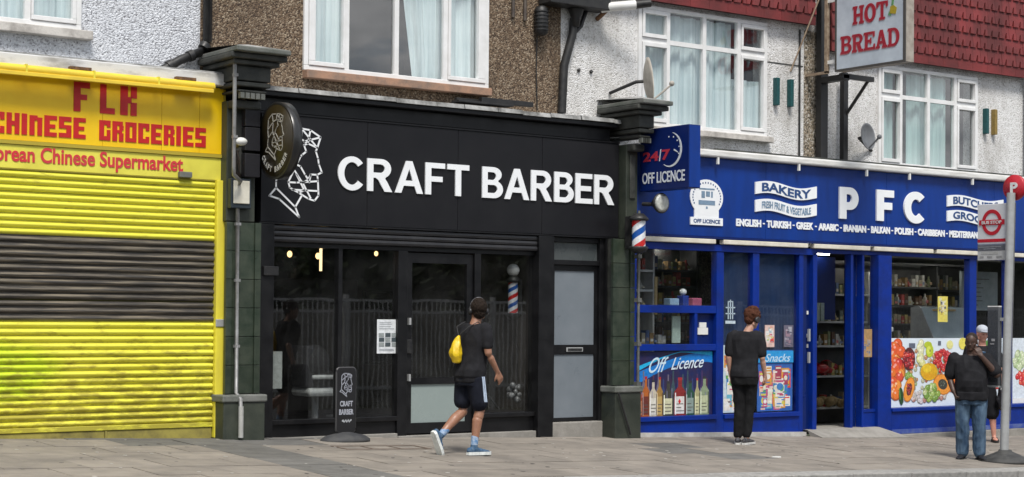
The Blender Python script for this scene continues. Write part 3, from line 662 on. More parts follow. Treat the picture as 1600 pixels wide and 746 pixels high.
o = MB().tube([(8.245, -.281, .58), (8.245, -.282, .25)], .028, 8).build('conduit_guard', mat('grey_sleeve', (.42, .42, .4), .6, (.3, .3, .28), 9)); tag(o, 'short pale guard sleeve at the foot of the grey conduit', 'pipe guard')

# wall light, camera, junction box on first column
t = thing('wall_light', 'square cream wall lantern in a dark frame on the first green column', 'wall light', (8.22, -.35, 2.85))
part('frame', mat('blue_black_frame', (.02, .03, .04), .5), t, (8.13, 8.37, -.22, -.131, 2.68, 3.0), bevel=.01)
part('diffuser', mat('cream_diffuser', (.75, .72, .62), .4, (.6, .57, .48), 5), t, (8.155, 8.345, -.235, -.2205, 2.73, 2.975), bevel=.008)
t = thing('security_camera', 'small white camera under the capital of the first green column', 'camera', (8.2, -.5, 3.35))
MB().ball((8.14, -.42, 3.37), .055, sc_=(1.3, 1, .8)).build('housing', whitep, t); MB().tube([(8.2, -.13, 3.33), (8.14, -.4, 3.33)], .02, 8).build('bracket', blackm, t)
t = thing('junction_box', 'black stacked control boxes fixed on the column behind the round sign', 'control box', (8.45, -.4, 3.3))
for z in (3.02, 3.3, 3.56): part('box', flat((.012, .012, .016)), t, (8.28, 8.46, -.24, -.151, z, z+.25), bevel=.006)
o = MB()
for k in range(9): o.tube([(8.2+random.uniform(-.05, .05), -.17, 3.3), (8.2+random.uniform(-.06, .06), -.22, 3.18), (8.22+random.uniform(-.06, .04), -.17, 3.02)], .007, 5)
tag(o.build('tangled_wires', flat((.05, .035, .025))), 'tangle of loose dark wires hanging below the small white camera', 'wires')

# ------------------------------------------------------------------ yellow grocery
t = thing('shop_sign', 'bright yellow grocery sign with dark red block letters above the yellow shutter', 'shop sign', (5.6, 0, 3.3))
part('sign_panel', yel, t, (2.9, 6.78, 0, .12, 3.265, 3.97), (6.784, 7.43, 0, .12, 3.265, 3.97), (7.434, 7.86, 0, .12, 3.265, 3.97), (7.864, 8.14, 0, .12, 3.265, 3.97))
part('edge_trim', mat('olive_trim', (.42, .33, .03), .6), t, (2.9, 8.15, -.012, .12, 3.225, 3.262), (8.143, 8.16, -.014, .12, 3.264, 3.96))
part('lower_panel', lime, t, (2.9, 8.14, .005, .12, 2.985, 3.222), bevel=.004)
BL = {  # block alphabet on a 4 x 6 grid
 'F': [(0, 0, 1.7, 6), (1.7, 4.8, 4, 6), (1.7, 2.4, 3.3, 3.5)], 'L': [(0, 0, 1.7, 6), (1.7, 0, 4, 1.2)],
 'K': [(0, 0, 1.8, 6), (1.8, 2.5, 2.7, 3.8), (2.5, 3.6, 4, 6), (2.5, 0, 4, 2.7)], 'C': [(0, 0, 1.7, 6), (1.7, 4.7, 4, 6), (1.7, 0, 4, 1.3), (2.7, 3.8, 4, 4.7), (2.7, 1.3, 4, 2.0)],
 'H': [(0, 0, 1.6, 6), (2.5, 0, 4, 6), (1.6, 2.5, 2.5, 3.7)], 'I': [(0, 0, 1.7, 6)], 'n': [(0, 0, 1.6, 5.7), (2.5, 0, 4, 5.2), (1.6, 4.3, 2.5, 5.7)],
 'E': [(0, 0, 1.7, 6), (1.7, 4.8, 4, 6), (1.7, 2.4, 3.5, 3.5), (1.7, 0, 4, 1.2)], 'S': [(0, 0, 4, 1.3), (0, 4.7, 4, 6), (0, 2.6, 1.6, 4.7), (1.6, 2.6, 4, 3.6), (2.4, 1.3, 4, 2.6)],
 'G': [(0, 0, 1.7, 6), (1.7, 4.7, 4, 6), (1.7, 0, 4, 1.3), (2.7, 1.3, 4, 3.2), (2.7, 4.0, 4, 4.7)], 'R': [(0, 0, 1.7, 6), (1.7, 4.8, 3.7, 6), (2.5, 3.4, 4, 4.8), (1.7, 2.5, 3.5, 3.4), (2.4, 0, 4, 2.5)],
 'O': [(0, 0, 1.5, 6), (2.5, 0, 4, 6), (1.5, 4.8, 2.5, 6), (1.5, 0, 2.5, 1.2)]}
def block(s, x0, z0, w_, h_, gap, space=.12):
    x = x0
    for ch in s:
        if ch == ' ': x += space; continue
        ww = w_*(.45 if ch == 'I' else 1); b = MB(); sx = w_/4; sz = h_/6
        for (a, c, d, e) in BL[ch]: b.box(x+a*sx, x+d*sx, -.008, -.0005, z0+c*sz, z0+e*sz)
        b.build('letter', red, t); x += ww+gap
block('F', 6.47, 3.60, .17, .30, 0); block('L', 6.75, 3.60, .16, .30, 0); block('K', 6.97, 3.60, .18, .30, 0)
block('CHInESE', 5.63, 3.325, .130, .21, .022); block('GROCERIES', 6.745, 3.325, .121, .205, .021)
text('Korean Chinese Supermarket', 5.56, 7.68, 3.005, 3.21, -.002, pink, t, 'lettering', bold=.022, depth=.006)
part('camera_box', capm, t, (7.62, 7.76, -.06, 0, 2.99, 3.05), bevel=.006, label='small grey box on the lower sign edge')
t = thing('awning_roller', 'long yellow rolled awning tube with rusty brackets above the yellow sign', 'awning', (5.6, -.15, 3.95))
MB().tube([(2.9, -.15, 3.955), (7.95, -.15, 3.955)], .045, 14).build('roller', yroll, t)
for x in (6.47, 7.62): part('bracket', rust, t, (x-.10, x+.12, -.17, .0, 4.0, 4.03), (x-.06, x-.03, -.17, .0, 3.93, 4.0))
for x in (5.9, 6.6, 7.3): part('seam', yframe, t, (x, x+.02, -.198, -.102, 3.907, 4.003))
part('front_rail', yroll, t, (2.9, 7.93, -.205, -.18, 3.885, 3.925), bevel=.005)
o = thing('roof_ledge', 'dirty white gutter ledge running above the yellow grocery sign', 'ledge', (5.6, .1, 4.03))
part('ledge', ledge, o, (-2, 8.12, -.10, .299, 3.985, 4.115), bevel=.01); part('flashing', lead, o, (-2, 8.1, -.06, .299, 4.117, 4.135))

t = thing('roller_shutter', 'closed yellow roller shutter with a black band of slats across its middle', 'shutter', (5.6, .03, .4))
part('guide_rail', yframe, t, (8.055, 8.15, -.05, .12, .24, 2.98), bevel=.006, label='pale yellow guide rail')
part('lock_plate', steel, t, (8.05, 8.16, -.062, -.0505, 1.42, 1.50), bevel=.005)
prof = []; PT = .0714
for k in range(7):
    a = PI*k/6; prof.append((-.028*math.sin(a)**.75, PT*.80*k/6))
pts = [(y_, z_) for y_, z_ in prof]+[(.008, PT*.82), (.008, PT), (.012, PT), (.012, 0)]
b = MB(); b.prism(pts, 0, 5.15, ax='x')
sl0 = b.build('slat', yslat, t, origin=(0, 0, 0)); base = Vector((2.9, .02, .4))-org(t)
for i in range(36):
    z = .405+i*PT; m_ = blackslat if 14.4 < i < 26.6 else yslat
    p = Vector((0, random.uniform(-.004, .004), i*PT+.005))+base
    if i == 0: sl0.location = p
    else: share(sl0, 'slat', p, t, m_, rot=(random.uniform(-.03, .03), random.uniform(-.0006, .0006), random.uniform(-.0008, .0008)))
part('bottom_bar', yslat, t, (2.9, 8.05, -.012, .035, .355, .405), bevel=.005); part('back_sheet', mat('dark_back', (.05, .045, .01), .9), t, (2.9, 8.05, .034, .05, .2, 2.98))
part('threshold', mat('grimy_yellow', (.34, .29, .06), .8, (.12, .1, .04), 4, .9), t, (2.9, 6.84, .0, .03, .2, .35), (6.87, 8.04, .0, .03, .2, .35), (6.845, 6.865, -.015, .03, .2, .35))
part('head_box', mat('grimy_yellow_2', (.3, .25, .03), .8), t, (2.9, 8.05, -.0, .1, 2.975, 2.984))

# ------------------------------------------------------------------ black barber shop
t = thing('shop_sign', 'wide black barber shop sign with white capital letters and bearded head outline', 'shop sign', (11.1, 0, 2.6))
for (a, c) in ((8.60, 9.94), (9.944, 11.18), (11.184, 12.42), (12.424, 13.63)):
    part('sign_panel', bfascia, t, (a, c, 0, .12, 2.565, 3.745), bevel=.003)
word('CRAFT', 9.55, 11.33, 2.965, 3.335, -.02, whitel, t, depth=.018)
word('BARBER', 11.52, 13.55, 2.965, 3.335, -.02, whitel, t, gap=.08, depth=.018)
HEAD = [[(9.09, 3.61), (9.2, 3.6), (9.33, 3.53), (9.29, 3.41), (9.17, 3.45), (9.09, 3.49), (9.09, 3.61)], [(9.2, 3.6), (9.17, 3.45)], [(9.09, 3.61), (9.29, 3.41)], [(9.33, 3.53), (9.12, 3.47)], [(9.29, 3.41), (9.27, 3.37), (9.3, 3.29), (9.31, 3.23), (9.35, 3.14), (9.29, 3.11), (9.21, 3.11), (9.18, 3.05), (9.14, 3.1), (9.08, 3.19), (9.03, 3.21)], [(9.17, 3.45), (9.12, 3.43), (9.15, 3.36), (9.1, 3.32), (9.08, 3.3), (9.03, 3.21)], [(9.29, 3.11), (9.3, 3.06), (9.31, 2.88), (9.26, 2.82), (9.18, 2.84), (9.06, 2.9), (8.95, 2.95), (8.93, 3.01), (9.0, 3.15), (9.03, 3.21)], [(8.93, 3.01), (9.03, 3.01), (9.3, 3.04)], [(8.98, 2.93), (9.3, 2.93)], [(9.03, 3.1), (9.13, 2.93), (9.06, 2.9)], [(9.18, 3.05), (9.11, 3.01), (9.21, 2.85)], [(9.0, 3.15), (9.1, 3.02)], [(9.21, 3.11), (9.19, 3.02)], [(8.78, 3.01), (8.78, 2.94), (8.7, 2.85), (8.82, 2.82), (9.07, 2.63), (9.02, 2.74), (8.78, 2.94)], [(9.02, 2.74), (9.1, 2.87)], [(9.09, 3.61), (8.93, 3.62), (8.80, 3.52), (8.78, 3.3), (8.80, 3.12), (8.78, 3.01)], [(8.93, 3.62), (8.97, 3.45), (8.78, 3.3)], [(8.97, 3.45), (9.09, 3.49)], [(8.97, 3.45), (8.95, 3.25), (8.80, 3.12)], [(8.95, 3.25), (9.0, 3.15)]]
strokes(HEAD, -.006, .019, whitel, t, 'head_outline')
part('edge_trim', bframe, t, (8.58, 13.64, -.012, .12, 2.545, 2.562), (8.58, 13.64, -.012, .12, 3.748, 3.765))
part('cornice', bframe, t, (8.56, 13.5, .02, .29, 3.77, 3.93), (8.56, 13.55, -.09, .29, 3.932, 3.985), bevel=.008)
o = thing('roof_ledge', 'weathered lead flashing on top of the black barber sign', 'ledge', (11, .1, 4.0))
random.seed(3)
b = MB(); x = 8.58
while x < 13.55:
    w_ = random.uniform(.35, .6); x1 = min(13.58, x+w_); dz = random.uniform(-.006, .006); yy = random.uniform(-.13, -.11)
    b.add([(x, yy, 3.985+dz), (x1-.006, yy, 3.985+dz), (x1-.006, yy+.015, 4.035+dz), (x, yy+.015, 4.035+dz), (x1-.006, .299, 4.075+dz), (x, .299, 4.075+dz)], [(0, 1, 2, 3), (3, 2, 4, 5)])
    b.add([(x, yy, 3.985+dz), (x1-.006, yy, 3.985+dz), (x1-.006, .2, 3.985), (x, .2, 3.985)], [(0, 1, 2, 3)]); x = x1
b.build('lead_sheet', lead, o)
o = MB(); o.box(11.2, 12.0, .02, .18, 4.085, 4.11); o.box(11.55, 12.32, .05, .12, 4.112, 4.17); o.box(11.25, 11.9, .14, .2, 4.112, 4.15)
tag(o.build('loose_boards', blackm, None, .004), 'black loose boards lying on the ledge under the barber upstairs window', 'boards')

sf = thing('shopfront', 'black framed glazed barber shopfront with door and rolled-up shutter', 'shopfront', (10.6, .1, .2))
Y0, Y1 = .07, .17
def g0(x): return gz(x, 0)-.05
part('jamb', bframe, sf, (8.56, 8.76, -.02, .2, .1, 2.54), label='wide left jamb', bevel=.006)
part('bracket', blackm, sf, (8.62, 8.80, -.05, -.021, 1.98, 2.08), bevel=.004)
part('jamb', bframe, sf, (12.37, 12.60, -.02, .2, .02, 2.54), bevel=.006)
part('mullion', bframe, sf, (9.62, 9.67, Y0, Y1, .4, 2.30)); part('mullion', bframe, sf, (10.40, 10.53, Y0-.02, Y1, .15, 2.30), bevel=.005)
part('mullion', bframe, sf, (11.47, 11.56, Y0-.02, Y1, .12, 2.30), bevel=.005)
part('head_rail', bframe, sf, (8.762, 12.368, Y0, Y1, 2.302, 2.36))
part('stallriser', bframe, sf, (8.762, 10.398, Y0+.01, Y1, .19, .345), label='low black panel under the left window'); part('stallriser', bframe, sf, (11.562, 12.368, Y0+.01, Y1, .11, .345), label='low black panel under the right window')
part('sill', bframe, sf, (8.762, 10.398, Y0-.03, Y1, .347, .40), bevel=.006); part('sill', bframe, sf, (11.562, 12.368, Y0-.03, Y1, .347, .40), bevel=.006)
part('pane', sglass, sf, (8.762, 9.618, .115, .121, .402, 2.30)); part('pane', sglass, sf, (9.672, 10.398, .115, .121, .402, 2.30)); part('pane', sglass, sf, (11.562, 12.368, .115, .121, .402, 2.30))
part('threshold', concrete, sf, (8.76, 10.39, .02, .2, .05, .205), (10.395, 12.36, .0, .2, .02, .172), bevel=.006)
dr = part('door', bframe, sf, (10.535, 10.61, .085, .14, .19, 2.285), (11.38, 11.465, .085, .14, .19, 2.285), (10.61, 11.38, .085, .14, 2.17, 2.285), (10.61, 11.38, .085, .14, .76, .835), (10.61, 11.38, .085, .14, .19, .31))
part('pane', sglass, dr, (10.612, 11.378, .11, .116, .837, 2.168)); part('lower_panel', frostg, dr, (10.612, 11.378, .105, .118, .312, .758))
part('hinge', steel, dr, (10.55, 10.575, .04, .084, 1.45, 1.53)); part('hinge', steel, dr, (10.55, 10.575, .04, .084, .80, .88)); part('lock', blackm, dr, (10.53, 10.60, .05, .084, 1.12, 1.28), bevel=.004)
# rolled shutter slats visible in the head
b = MB(); b.prism([(-.014, .008), (-.02, .03), (-.014, .055), (.004, .062), (.02, .062), (.02, 0), (.004, 0)], 0, 3.6, ax='x')
s0 = b.build('shutter_slat', bshut, sf, origin=(0, 0, 0)); s0.location = Vector((8.765, .03, 2.352))-org(sf)
share(s0, 'shutter_slat', Vector((8.765, .035, 2.415))-org(sf), sf); share(s0, 'shutter_slat', Vector((8.765, .03, 2.478))-org(sf), sf)
part('poster', flat((.75, .78, .8)), sf, (10.15, 10.42, .098, .103, 1.12, 1.51), label='white notice with photographs taped inside the glass')
b = MB(); random.seed(11)
for i in range(9):
    x = 10.17+.25*(i % 3)/3+random.uniform(0, .01); z = 1.20+.055*(i//3); b.box(x, x+.07, .0945-i*.0002, .097, z, z+.045, flat((.06, .08, .09)) if i % 2 else flat((.3, .33, .33)))
for z in (1.40, 1.425, 1.45, 1.47, 1.15, 1.165): b.box(10.18, 10.18+random.uniform(.15, .21), .0955, .097, z, z+.008, flat((.4, .42, .45)))
b.build('poster_print', None, sf)
part('notice_board', flat((.55, .58, .55)), sf, (8.80, 8.95, .13, .15, .74, 1.15), label='pale board standing behind the left glass')

sdoor = thing('entrance_door', 'black side door with two frosted grey panels and letterbox beside the barber shop', 'door', (13.0, .1, .15))
part('frame', bframe, sdoor, (12.603, 12.64, .03, .2, .05, 2.54), (13.36, 13.42, .03, .2, .05, 2.54), (12.642, 13.358, .05, .2, 2.48, 2.54), (12.642, 13.358, .04, .2, 2.20, 2.26), bevel=.004)
part('pane', transom, sdoor, (12.642, 13.358, .09, .1, 2.262, 2.478), label='dark frosted fanlight')
lf = part('door_leaf', bframe, sdoor, (12.642, 12.685, .08, .13, .27, 2.198), (13.315, 13.358, .08, .13, .27, 2.198), (12.685, 13.315, .08, .13, 2.13, 2.198), (12.685, 13.315, .08, .13, 1.095, 1.21), (12.685, 13.315, .08, .13, .27, .31))
part('panel', frost, lf, (12.686, 13.314, .095, .115, 1.212, 2.128)); part('panel', frost, lf, (12.686, 13.314, .095, .115, .312, 1.093))
part('letterbox', steel, lf, (12.87, 13.13, .068, .079, 1.125, 1.18), bevel=.004); part('flap', blackm, lf, (12.89, 13.11, .062, .067, 1.137, 1.168))
part('step', concrete, sdoor, (12.605, 13.40, .0, .25, .0, .262), bevel=.012, label='worn pale stone step')
part('lining', bframe, sdoor, (13.421, 13.44, -.02, .2, .03, 2.54))

# room behind the barber glass
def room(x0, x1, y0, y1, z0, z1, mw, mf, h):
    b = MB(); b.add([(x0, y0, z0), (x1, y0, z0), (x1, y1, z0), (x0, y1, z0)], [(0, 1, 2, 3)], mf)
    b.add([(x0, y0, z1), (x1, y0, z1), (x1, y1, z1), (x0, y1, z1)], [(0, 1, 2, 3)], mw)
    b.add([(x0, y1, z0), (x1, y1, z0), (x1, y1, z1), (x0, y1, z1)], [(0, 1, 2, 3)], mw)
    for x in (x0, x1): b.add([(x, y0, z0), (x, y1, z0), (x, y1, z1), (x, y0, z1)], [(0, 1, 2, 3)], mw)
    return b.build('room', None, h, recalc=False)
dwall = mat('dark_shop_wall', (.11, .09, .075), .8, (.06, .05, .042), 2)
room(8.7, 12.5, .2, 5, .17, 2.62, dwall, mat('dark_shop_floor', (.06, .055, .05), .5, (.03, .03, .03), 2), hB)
for i, (x, y, z, l) in enumerate(((9.61, 1.2, 2.27, 'lit round bulb hanging nearest the left jamb inside the barber shop'), (10.16, 1.5, 2.27, 'lit round bulb hanging just behind the glowing tube lamp'), (10.80, 1.2, 2.31, 'lit small bulb hanging nearest the white notice, in the barber shop'))):
    p = thing('pendant_lamp', l, 'lamp', (x, y, z), 'bulbs hanging in the barber shop')
    b = MB(); b.ball((x, y, z), .03 if i < 2 else .024, sc_=(1, 1, 1.3)); b.build('bulb', MATS.get('bulb_glow') or emit('bulb_glow', (1, .62, .26), 2.4), p)
    MB().tube([(x, y, z+.04), (x, y, z+.08)], .018, 8).tube([(x, y, z+.08), (x, y, 2.62)], .004, 5).build('cord', blackm, p)
p = thing('tube_lamp', 'glowing vertical tube lamp hanging in the barber shop window', 'lamp', (10.03, 1.2, 2.2))
MB().tube([(10.03, 1.2, 2.08), (10.03, 1.2, 2.36)], .017, 10).build('tube', emit('tube_glow', (1, .74, .38), 1.7), p); MB().tube([(10.03, 1.2, 2.36), (10.03, 1.2, 2.62)], .018, 8).build('cap', blackm, p)
p = thing('barber_chair', 'barber chair with white seat and black cape thrown over it behind the left window', 'chair', (9.98, 1.25, .17))
part('seat', flat((.72, .74, .72)), p, (9.78, 10.18, 1.0, 1.45, .62, .72), bevel=.04); part('backrest', flat((.03, .03, .035)), p, (9.76, 9.88, 1.05, 1.42, .72, 1.2), bevel=.03)
part('armrest', flat((.72, .74, .72)), p, (9.80, 10.15, .95, 1.0, .82, .87), bevel=.02); part('armrest', flat((.72, .74, .72)), p, (9.80, 10.15, 1.45, 1.5, .82, .87), bevel=.02)
b = MB(); b.lathe([(.26, .17), (.24, .2), (.04, .22), (.04, .62)], (9.98, 1.22, 0), 20); b.build('pedestal', steel, p)
part('footrest', steel, p, (10.2, 10.36, 1.1, 1.35, .36, .39), bevel=.01)
b = MB(); b.ball((9.93, 1.2, 1.0), .2, sc_=(1, 1.1, 1.1)); b.ball((10.0, 1.15, .82), .17, sc_=(1.2, 1, .7)); b.build('cape', flat((.012, .012, .014), .8), p)
p.location = (9.98-.28, 1.25-.5, .17)
p = thing('wall_shelf', 'black shelf cabinet with a dark plant on it at the back of the barber shop', 'shelf', (9.9, 1.9, 1.7))
part('cabinet', flat((.014, .014, .017)), p, (9.7, 10.9, 1.8, 2.1, 1.72, 2.0), bevel=.01)
b = MB()
for i in range(60):
    a = random.uniform(0, 6.28); r = random.uniform(.05, .17); z = random.uniform(2.1, 2.45); x, y = 10.05+r*math.cos(a), 1.95+r*math.sin(a)*.6
    b.add([(x, y, z), (x+.06*math.cos(a), y, z+.03), (x+.09*math.cos(a), y-.02, z-.04), (x+.03, y-.02, z-.05)], [(0, 1, 2, 3)])
b.build('plant', flat((.02, .04, .02)), p, recalc=False); MB().tube([(10.05, 1.95, 2.0), (10.05, 1.95, 2.13)], [.05, .07], 10).build('pot', flat((.12, .1, .09)), p)
p = thing('mirror', 'dark framed wall mirror standing inside the barber shop', 'mirror', (9.6, 2.4, 1.3))
part('frame', blackm, p, (11.7, 12.2, 3.0, 3.04, .9, 1.9), bevel=.01); part('glass', mat('mirror_glass', (.2, .22, .23), .1, metal=.8), p, (11.73, 12.17, 2.99, 2.999, .93, 1.87))

def stripes(b, c, r, z0, z1, mats, turns=2.2, n=24, rows=26):
    vs = []
    for i in range(rows+1):
        for k in range(n+1):
            a = 2*PI*k/n+turns*2*PI*i/rows; vs.append((c[0]+r*math.cos(a), c[1]+r*math.sin(a), z0+(z1-z0)*i/rows))
    for i in range(rows):
        for k in range(n):
            q = k/n*2; m_ = mats[0] if (q % 1) < .32 and q < 1 else mats[1] if q < 1 and False else None
            s_ = (k % n)/n; m_ = mats[0] if s_ < .25 else mats[1] if s_ < .5 else mats[2] if s_ < .75 else mats[1]
            b.add([vs[i*(n+1)+k], vs[i*(n+1)+k+1], vs[(i+1)*(n+1)+k+1], vs[(i+1)*(n+1)+k]], [(0, 1, 2, 3)], m_, True)
pr, pw, pb = flat((.6, .02, .02), .3), flat((.8, .82, .85), .3), flat((.01, .09, .38), .3)
def barber_pole(label, c, r, z0, z1, globe, wall):
    t = thing('barber_pole', label, 'barber pole', (c[0], c[1], z0), 'striped barber poles')
    b = MB(); stripes(b, c, r, z0, z1, (pb, pw, pr), turns=.95 if not globe else 1.9); b.build('striped_cylinder', None, t)
    b = MB(); b.lathe([(.001, -.09), (r*.6, -.085), (r*1.25, -.05), (r*1.45, -.01), (r*1.3, 0), (.001, .002)], (c[0], c[1], z0), 20); b.build('lower_cap', blackm, t)
    b = MB(); b.lathe([(.001, -.002), (r*1.3, 0), (r*1.5, .02), (r*1.2, .05), (r*.7, .09), (.001, .095)], (c[0], c[1], z1), 20); b.build('upper_cap', blackm, t)
    if globe: b = MB(); b.ball((c[0], c[1], z1+.09+r*1.0), r*1.25, nu=20, nv=12); b.build('globe', whitep, t)
    b = MB(); b.box(c[0]+r*1.3, c[0]+r*1.3+.05, c[1]-.01, c[1]+.03, z0-.03, z1+.05) if globe else b.box(c[0]-.05, c[0]+.05, c[1]+r, wall, z0-.02, z1+.06)
    b.build('bracket', blackm, t)
barber_pole('thin barber pole with a white globe inside the right barber window', (12.17, .24), .062, 1.60, 1.97, True, .3)
barber_pole('fat outdoor barber pole on the second green column under the 24/7 sign', (13.66, -.36), .085, 2.44, 2.76, False, -.15)
o = MB(); random.seed(5)
for i in range(14): o.ball((12.25+random.uniform(-.08, .08), .3+random.uniform(-.04, .04), .62+random.uniform(-.08, .1)), random.uniform(.025, .045), nu=6, nv=4)
tag(o.build('foil_bundle', mat('crumpled_foil', (.3, .3, .3), .5, (.12, .12, .12), 30, metal=.3)), 'small crumpled silver bundle low in the right barber window', 'foil')
o = MB().tube([(12.3, .3, .78), (12.29, .36, 1.5)], .004, 4); tag(o.build('cable', blackm), 'thin cable hanging from the barber pole inside the window', 'cable')
o = MB().tube([(11.72, .5, .9), (12.05, .35, .42)], .012, 6); tag(o.build('leaning_stick', blackm), 'black stick leaning inside the right barber window near the floor', 'stick')

# ------------------------------------------------------------------ round projecting sign, 24/7 sign, bread sign
t = thing('round_sign', 'round dark projecting sign with bearded head outline at the left end of the barber sign', 'projecting sign', (8.54, -.52, 3.4))
Xs = 8.49; cy_, cz_ = -.52, 3.395
b = MB(); b.lathe([(.385, -.0), (.405, -.004), (.41, .0), (.41, .10), (.385, .102)], (Xs, cy_, cz_), 56, ax='x'); b.build('drum', mat('black_gloss_rim', (.02, .02, .02), .3, spec=.6), t)
b = MB(); b.lathe([(.38, -.004), (.38, .01)], (Xs-.001, cy_, cz_), 56, ax='x'); b.build('face', mat('dark_bronze_face', (.022, .015, .004), .4, (.03, .022, .006), 3, .7), t)
cu = []
for ln in HEAD: cu.append([(cy_-((p[0]-9.03)*.62), cz_+.04+(p[1]-3.13)*.50) for p in ln])
strokes(cu, 0, .011, flat((.42, .41, .38)), t, 'head_outline', .003, 'x', Xs-.009)
for i, ch in enumerate('CRAFT BARBER'):
    if ch == ' ': continue
    a = math.radians(-150+i*120/11); u = .285*math.cos(a); v = .285*math.sin(a)-.02
    h_ = .026
    def wp(uu, zz, a=a, u=u, v=v):
        ca, sa = math.cos(a+PI/2), math.sin(a+PI/2); return (cy_-(u+uu*ca-zz*sa), cz_+v+uu*sa+zz*ca)
    text(ch, -.02, .02, -.03, .03, 0, flat((.5, .5, .48)), t, 'letter', .03, .003, warp=wp, plane='x', X=Xs-.009)
MB().tube([(8.54, -.14, 3.5), (8.54, .0, 3.5)], .02, 8).tube([(8.54, -.14, 3.28), (8.54, .0, 3.28)], .02, 8).build('bracket', blackm, t)

t = thing('projecting_sign', 'blue box sign reading 24/7 off licence projecting from the second green column', 'projecting sign', (14.0, -.5, 3.5))
Xs = 13.91
part('box', bsign2, t, (Xs, Xs+.19, -1.0, -.08, 3.15, 3.93), bevel=.006); part('edge_face', bsign, t, (Xs+.006, Xs+.184, -1.006, -1.0002, 3.16, 3.92))
part('bracket', blackm, t, (Xs+.06, Xs+.12, -.08, -.02, 3.3, 3.36), (Xs+.06, Xs+.12, -.08, -.02, 3.7, 3.76))
def fl(u0, u1, z0, z1): return None
R24 = flat((.5, .03, .06)); W24 = flat((.7, .74, .8))
text('24', -.14, -.44, 3.52, 3.64, 0, R24, t, 'lettering', .03, .004, plane='x', X=Xs-.005)
text('/', -.45, -.49, 3.51, 3.66, 0, W24, t, 'lettering', .03, .004, plane='x', X=Xs-.005)
text('7', -.50, -.66, 3.52, 3.65, 0, R24, t, 'lettering', .03, .004, plane='x', X=Xs-.005)
text('OFF LICENCE', -.13, -.93, 3.24, 3.38, 0, W24, t, 'lettering', .015, .004, plane='x', X=Xs-.005)
b = MB(); N_ = 40
for k in range(N_):
    a0 = math.radians(-125+k*205/N_); a1 = math.radians(-125+(k+1)*205/N_); w0 = .03*math.sin(PI*k/N_)+.004; w1 = .03*math.sin(PI*(k+1)/N_)+.004
    q = [(-.66-(.215-w0)*math.cos(a0), 3.64+(.215-w0)*math.sin(a0)), (-.66-.215*math.cos(a0), 3.64+.215*math.sin(a0)), (-.66-.215*math.cos(a1), 3.64+.215*math.sin(a1)), (-.66-(.215-w1)*math.cos(a1), 3.64+(.215-w1)*math.sin(a1))]
    b.prism(q, Xs-.004, Xs, ax='x')
for k, a in enumerate((100, 70, 40, 10, -20)):
    a = math.radians(a); part('tick', W24, t, (Xs-.004, Xs, -.66-.165*math.cos(a)-.008, -.66-.165*math.cos(a)+.008, 3.64+.165*math.sin(a)-.008, 3.64+.165*math.sin(a)+.008))
b.build('clock_ring', W24, t); b = MB(); b.prism([(-.72, 3.63), (-.80, 3.595), (-.80, 3.605), (-.73, 3.645)], Xs-.004, Xs, ax='x'); b.build('clock_hand', W24, t)
t = thing('floodlight', 'white floodlight lamp below the 24/7 sign on the column', 'floodlight', (13.95, -.3, 3.0))
b = MB(); b.lathe([(.05, .12), (.09, .05), (.125, 0), (.13, -.02), (.12, -.03)], (13.96, -.42, 2.99), 18, ax='y'); b.build('housing', blackm, t)
b = MB(); b.lathe([(.001, -.045), (.08, -.042), (.115, -.031)], (13.96, -.42, 2.99), 18, ax='y'); b.build('lens', mat('cloudy_lens', (.62, .64, .6), .25, (.35, .36, .33), 20), t)
MB().tube([(13.9, -.15, 2.99), (13.95, -.33, 2.98)], .025, 8).build('bracket', blackm, t)

t = thing('projecting_sign', 'pale grey box sign reading hot bread in red, projecting from the white wall', 'projecting sign', (17.3, -.9, 5.4))
Xs = 17.22
part('face', boardm, t, (Xs, Xs+.015, -1.5, -.32, 4.98, 5.99)); part('box', creamf, t, (Xs+.016, Xs+.19, -1.52, -.30, 4.955, 6.01), bevel=.006)
part('trim', mat('dark_trim', (.06, .055, .05), .7), t, (Xs-.006, Xs+.016, -1.535, -1.5, 4.95, 6.02), (Xs-.006, Xs+.016, -.32, -.29, 4.95, 6.02), (Xs-.006, Xs+.016, -1.5, -.32, 4.95, 4.978), (Xs-.006, Xs+.016, -1.5, -.32, 5.992, 6.02))
BR = flat((.36, .012, .03)); HL = flat((.62, .2, .22))
for (s_, a, c, z0, z1) in (('HOT', -.62, -1.24, 5.56, 5.80), ('BREAD', -.40, -1.44, 5.18, 5.42)):
    word(s_, a, c, z0, z1, 0, BR, t, .06, 'h', depth=.004, plane='x', X=Xs-.010)
    word(s_, a+.012, c+.012, z0-.014, z1-.014, 0, HL, t, .06, 'h', depth=.004, plane='x', X=Xs-.0055, name='letter_edge')
b = MB(); b.prism([(-1.27, 5.62), (-1.37, 5.60), (-1.39, 5.68), (-1.34, 5.72), (-1.28, 5.71)], Xs-.008, Xs, flat((.4, .3, .02)), ax='x'); b.prism([(-1.30, 5.72), (-1.33, 5.72), (-1.34, 5.80), (-1.31, 5.82)], Xs-.008, Xs, flat((.12, .3, .12)), ax='x')
b.prism([(-1.24, 5.60), (-1.29, 5.585), (-1.29, 5.62), (-1.26, 5.65)], Xs-.007, Xs, flat((.1, .28, .12)), ax='x'); b.build('ear_of_wheat', None, t)
part('side_frame', tanm, t, (Xs+.02, Xs+.07, -.12, -.07, 4.96, 6.3), (Xs+.02, Xs+.06, -.12, .3, 4.95, 4.985)); part('stay', whitep, t, (Xs+.03, Xs+.06, -.30, -.12, 5.08, 5.13), (Xs+.03, Xs+.06, -.30, -.12, 5.93, 5.98))
b = MB(); b.box(17.38, 17.52, .12, .22, 3.78, 6.1); b.box(17.38, 17.5, -.3, .12, 4.86, 4.94); b.build('post', blackm, t, .004)
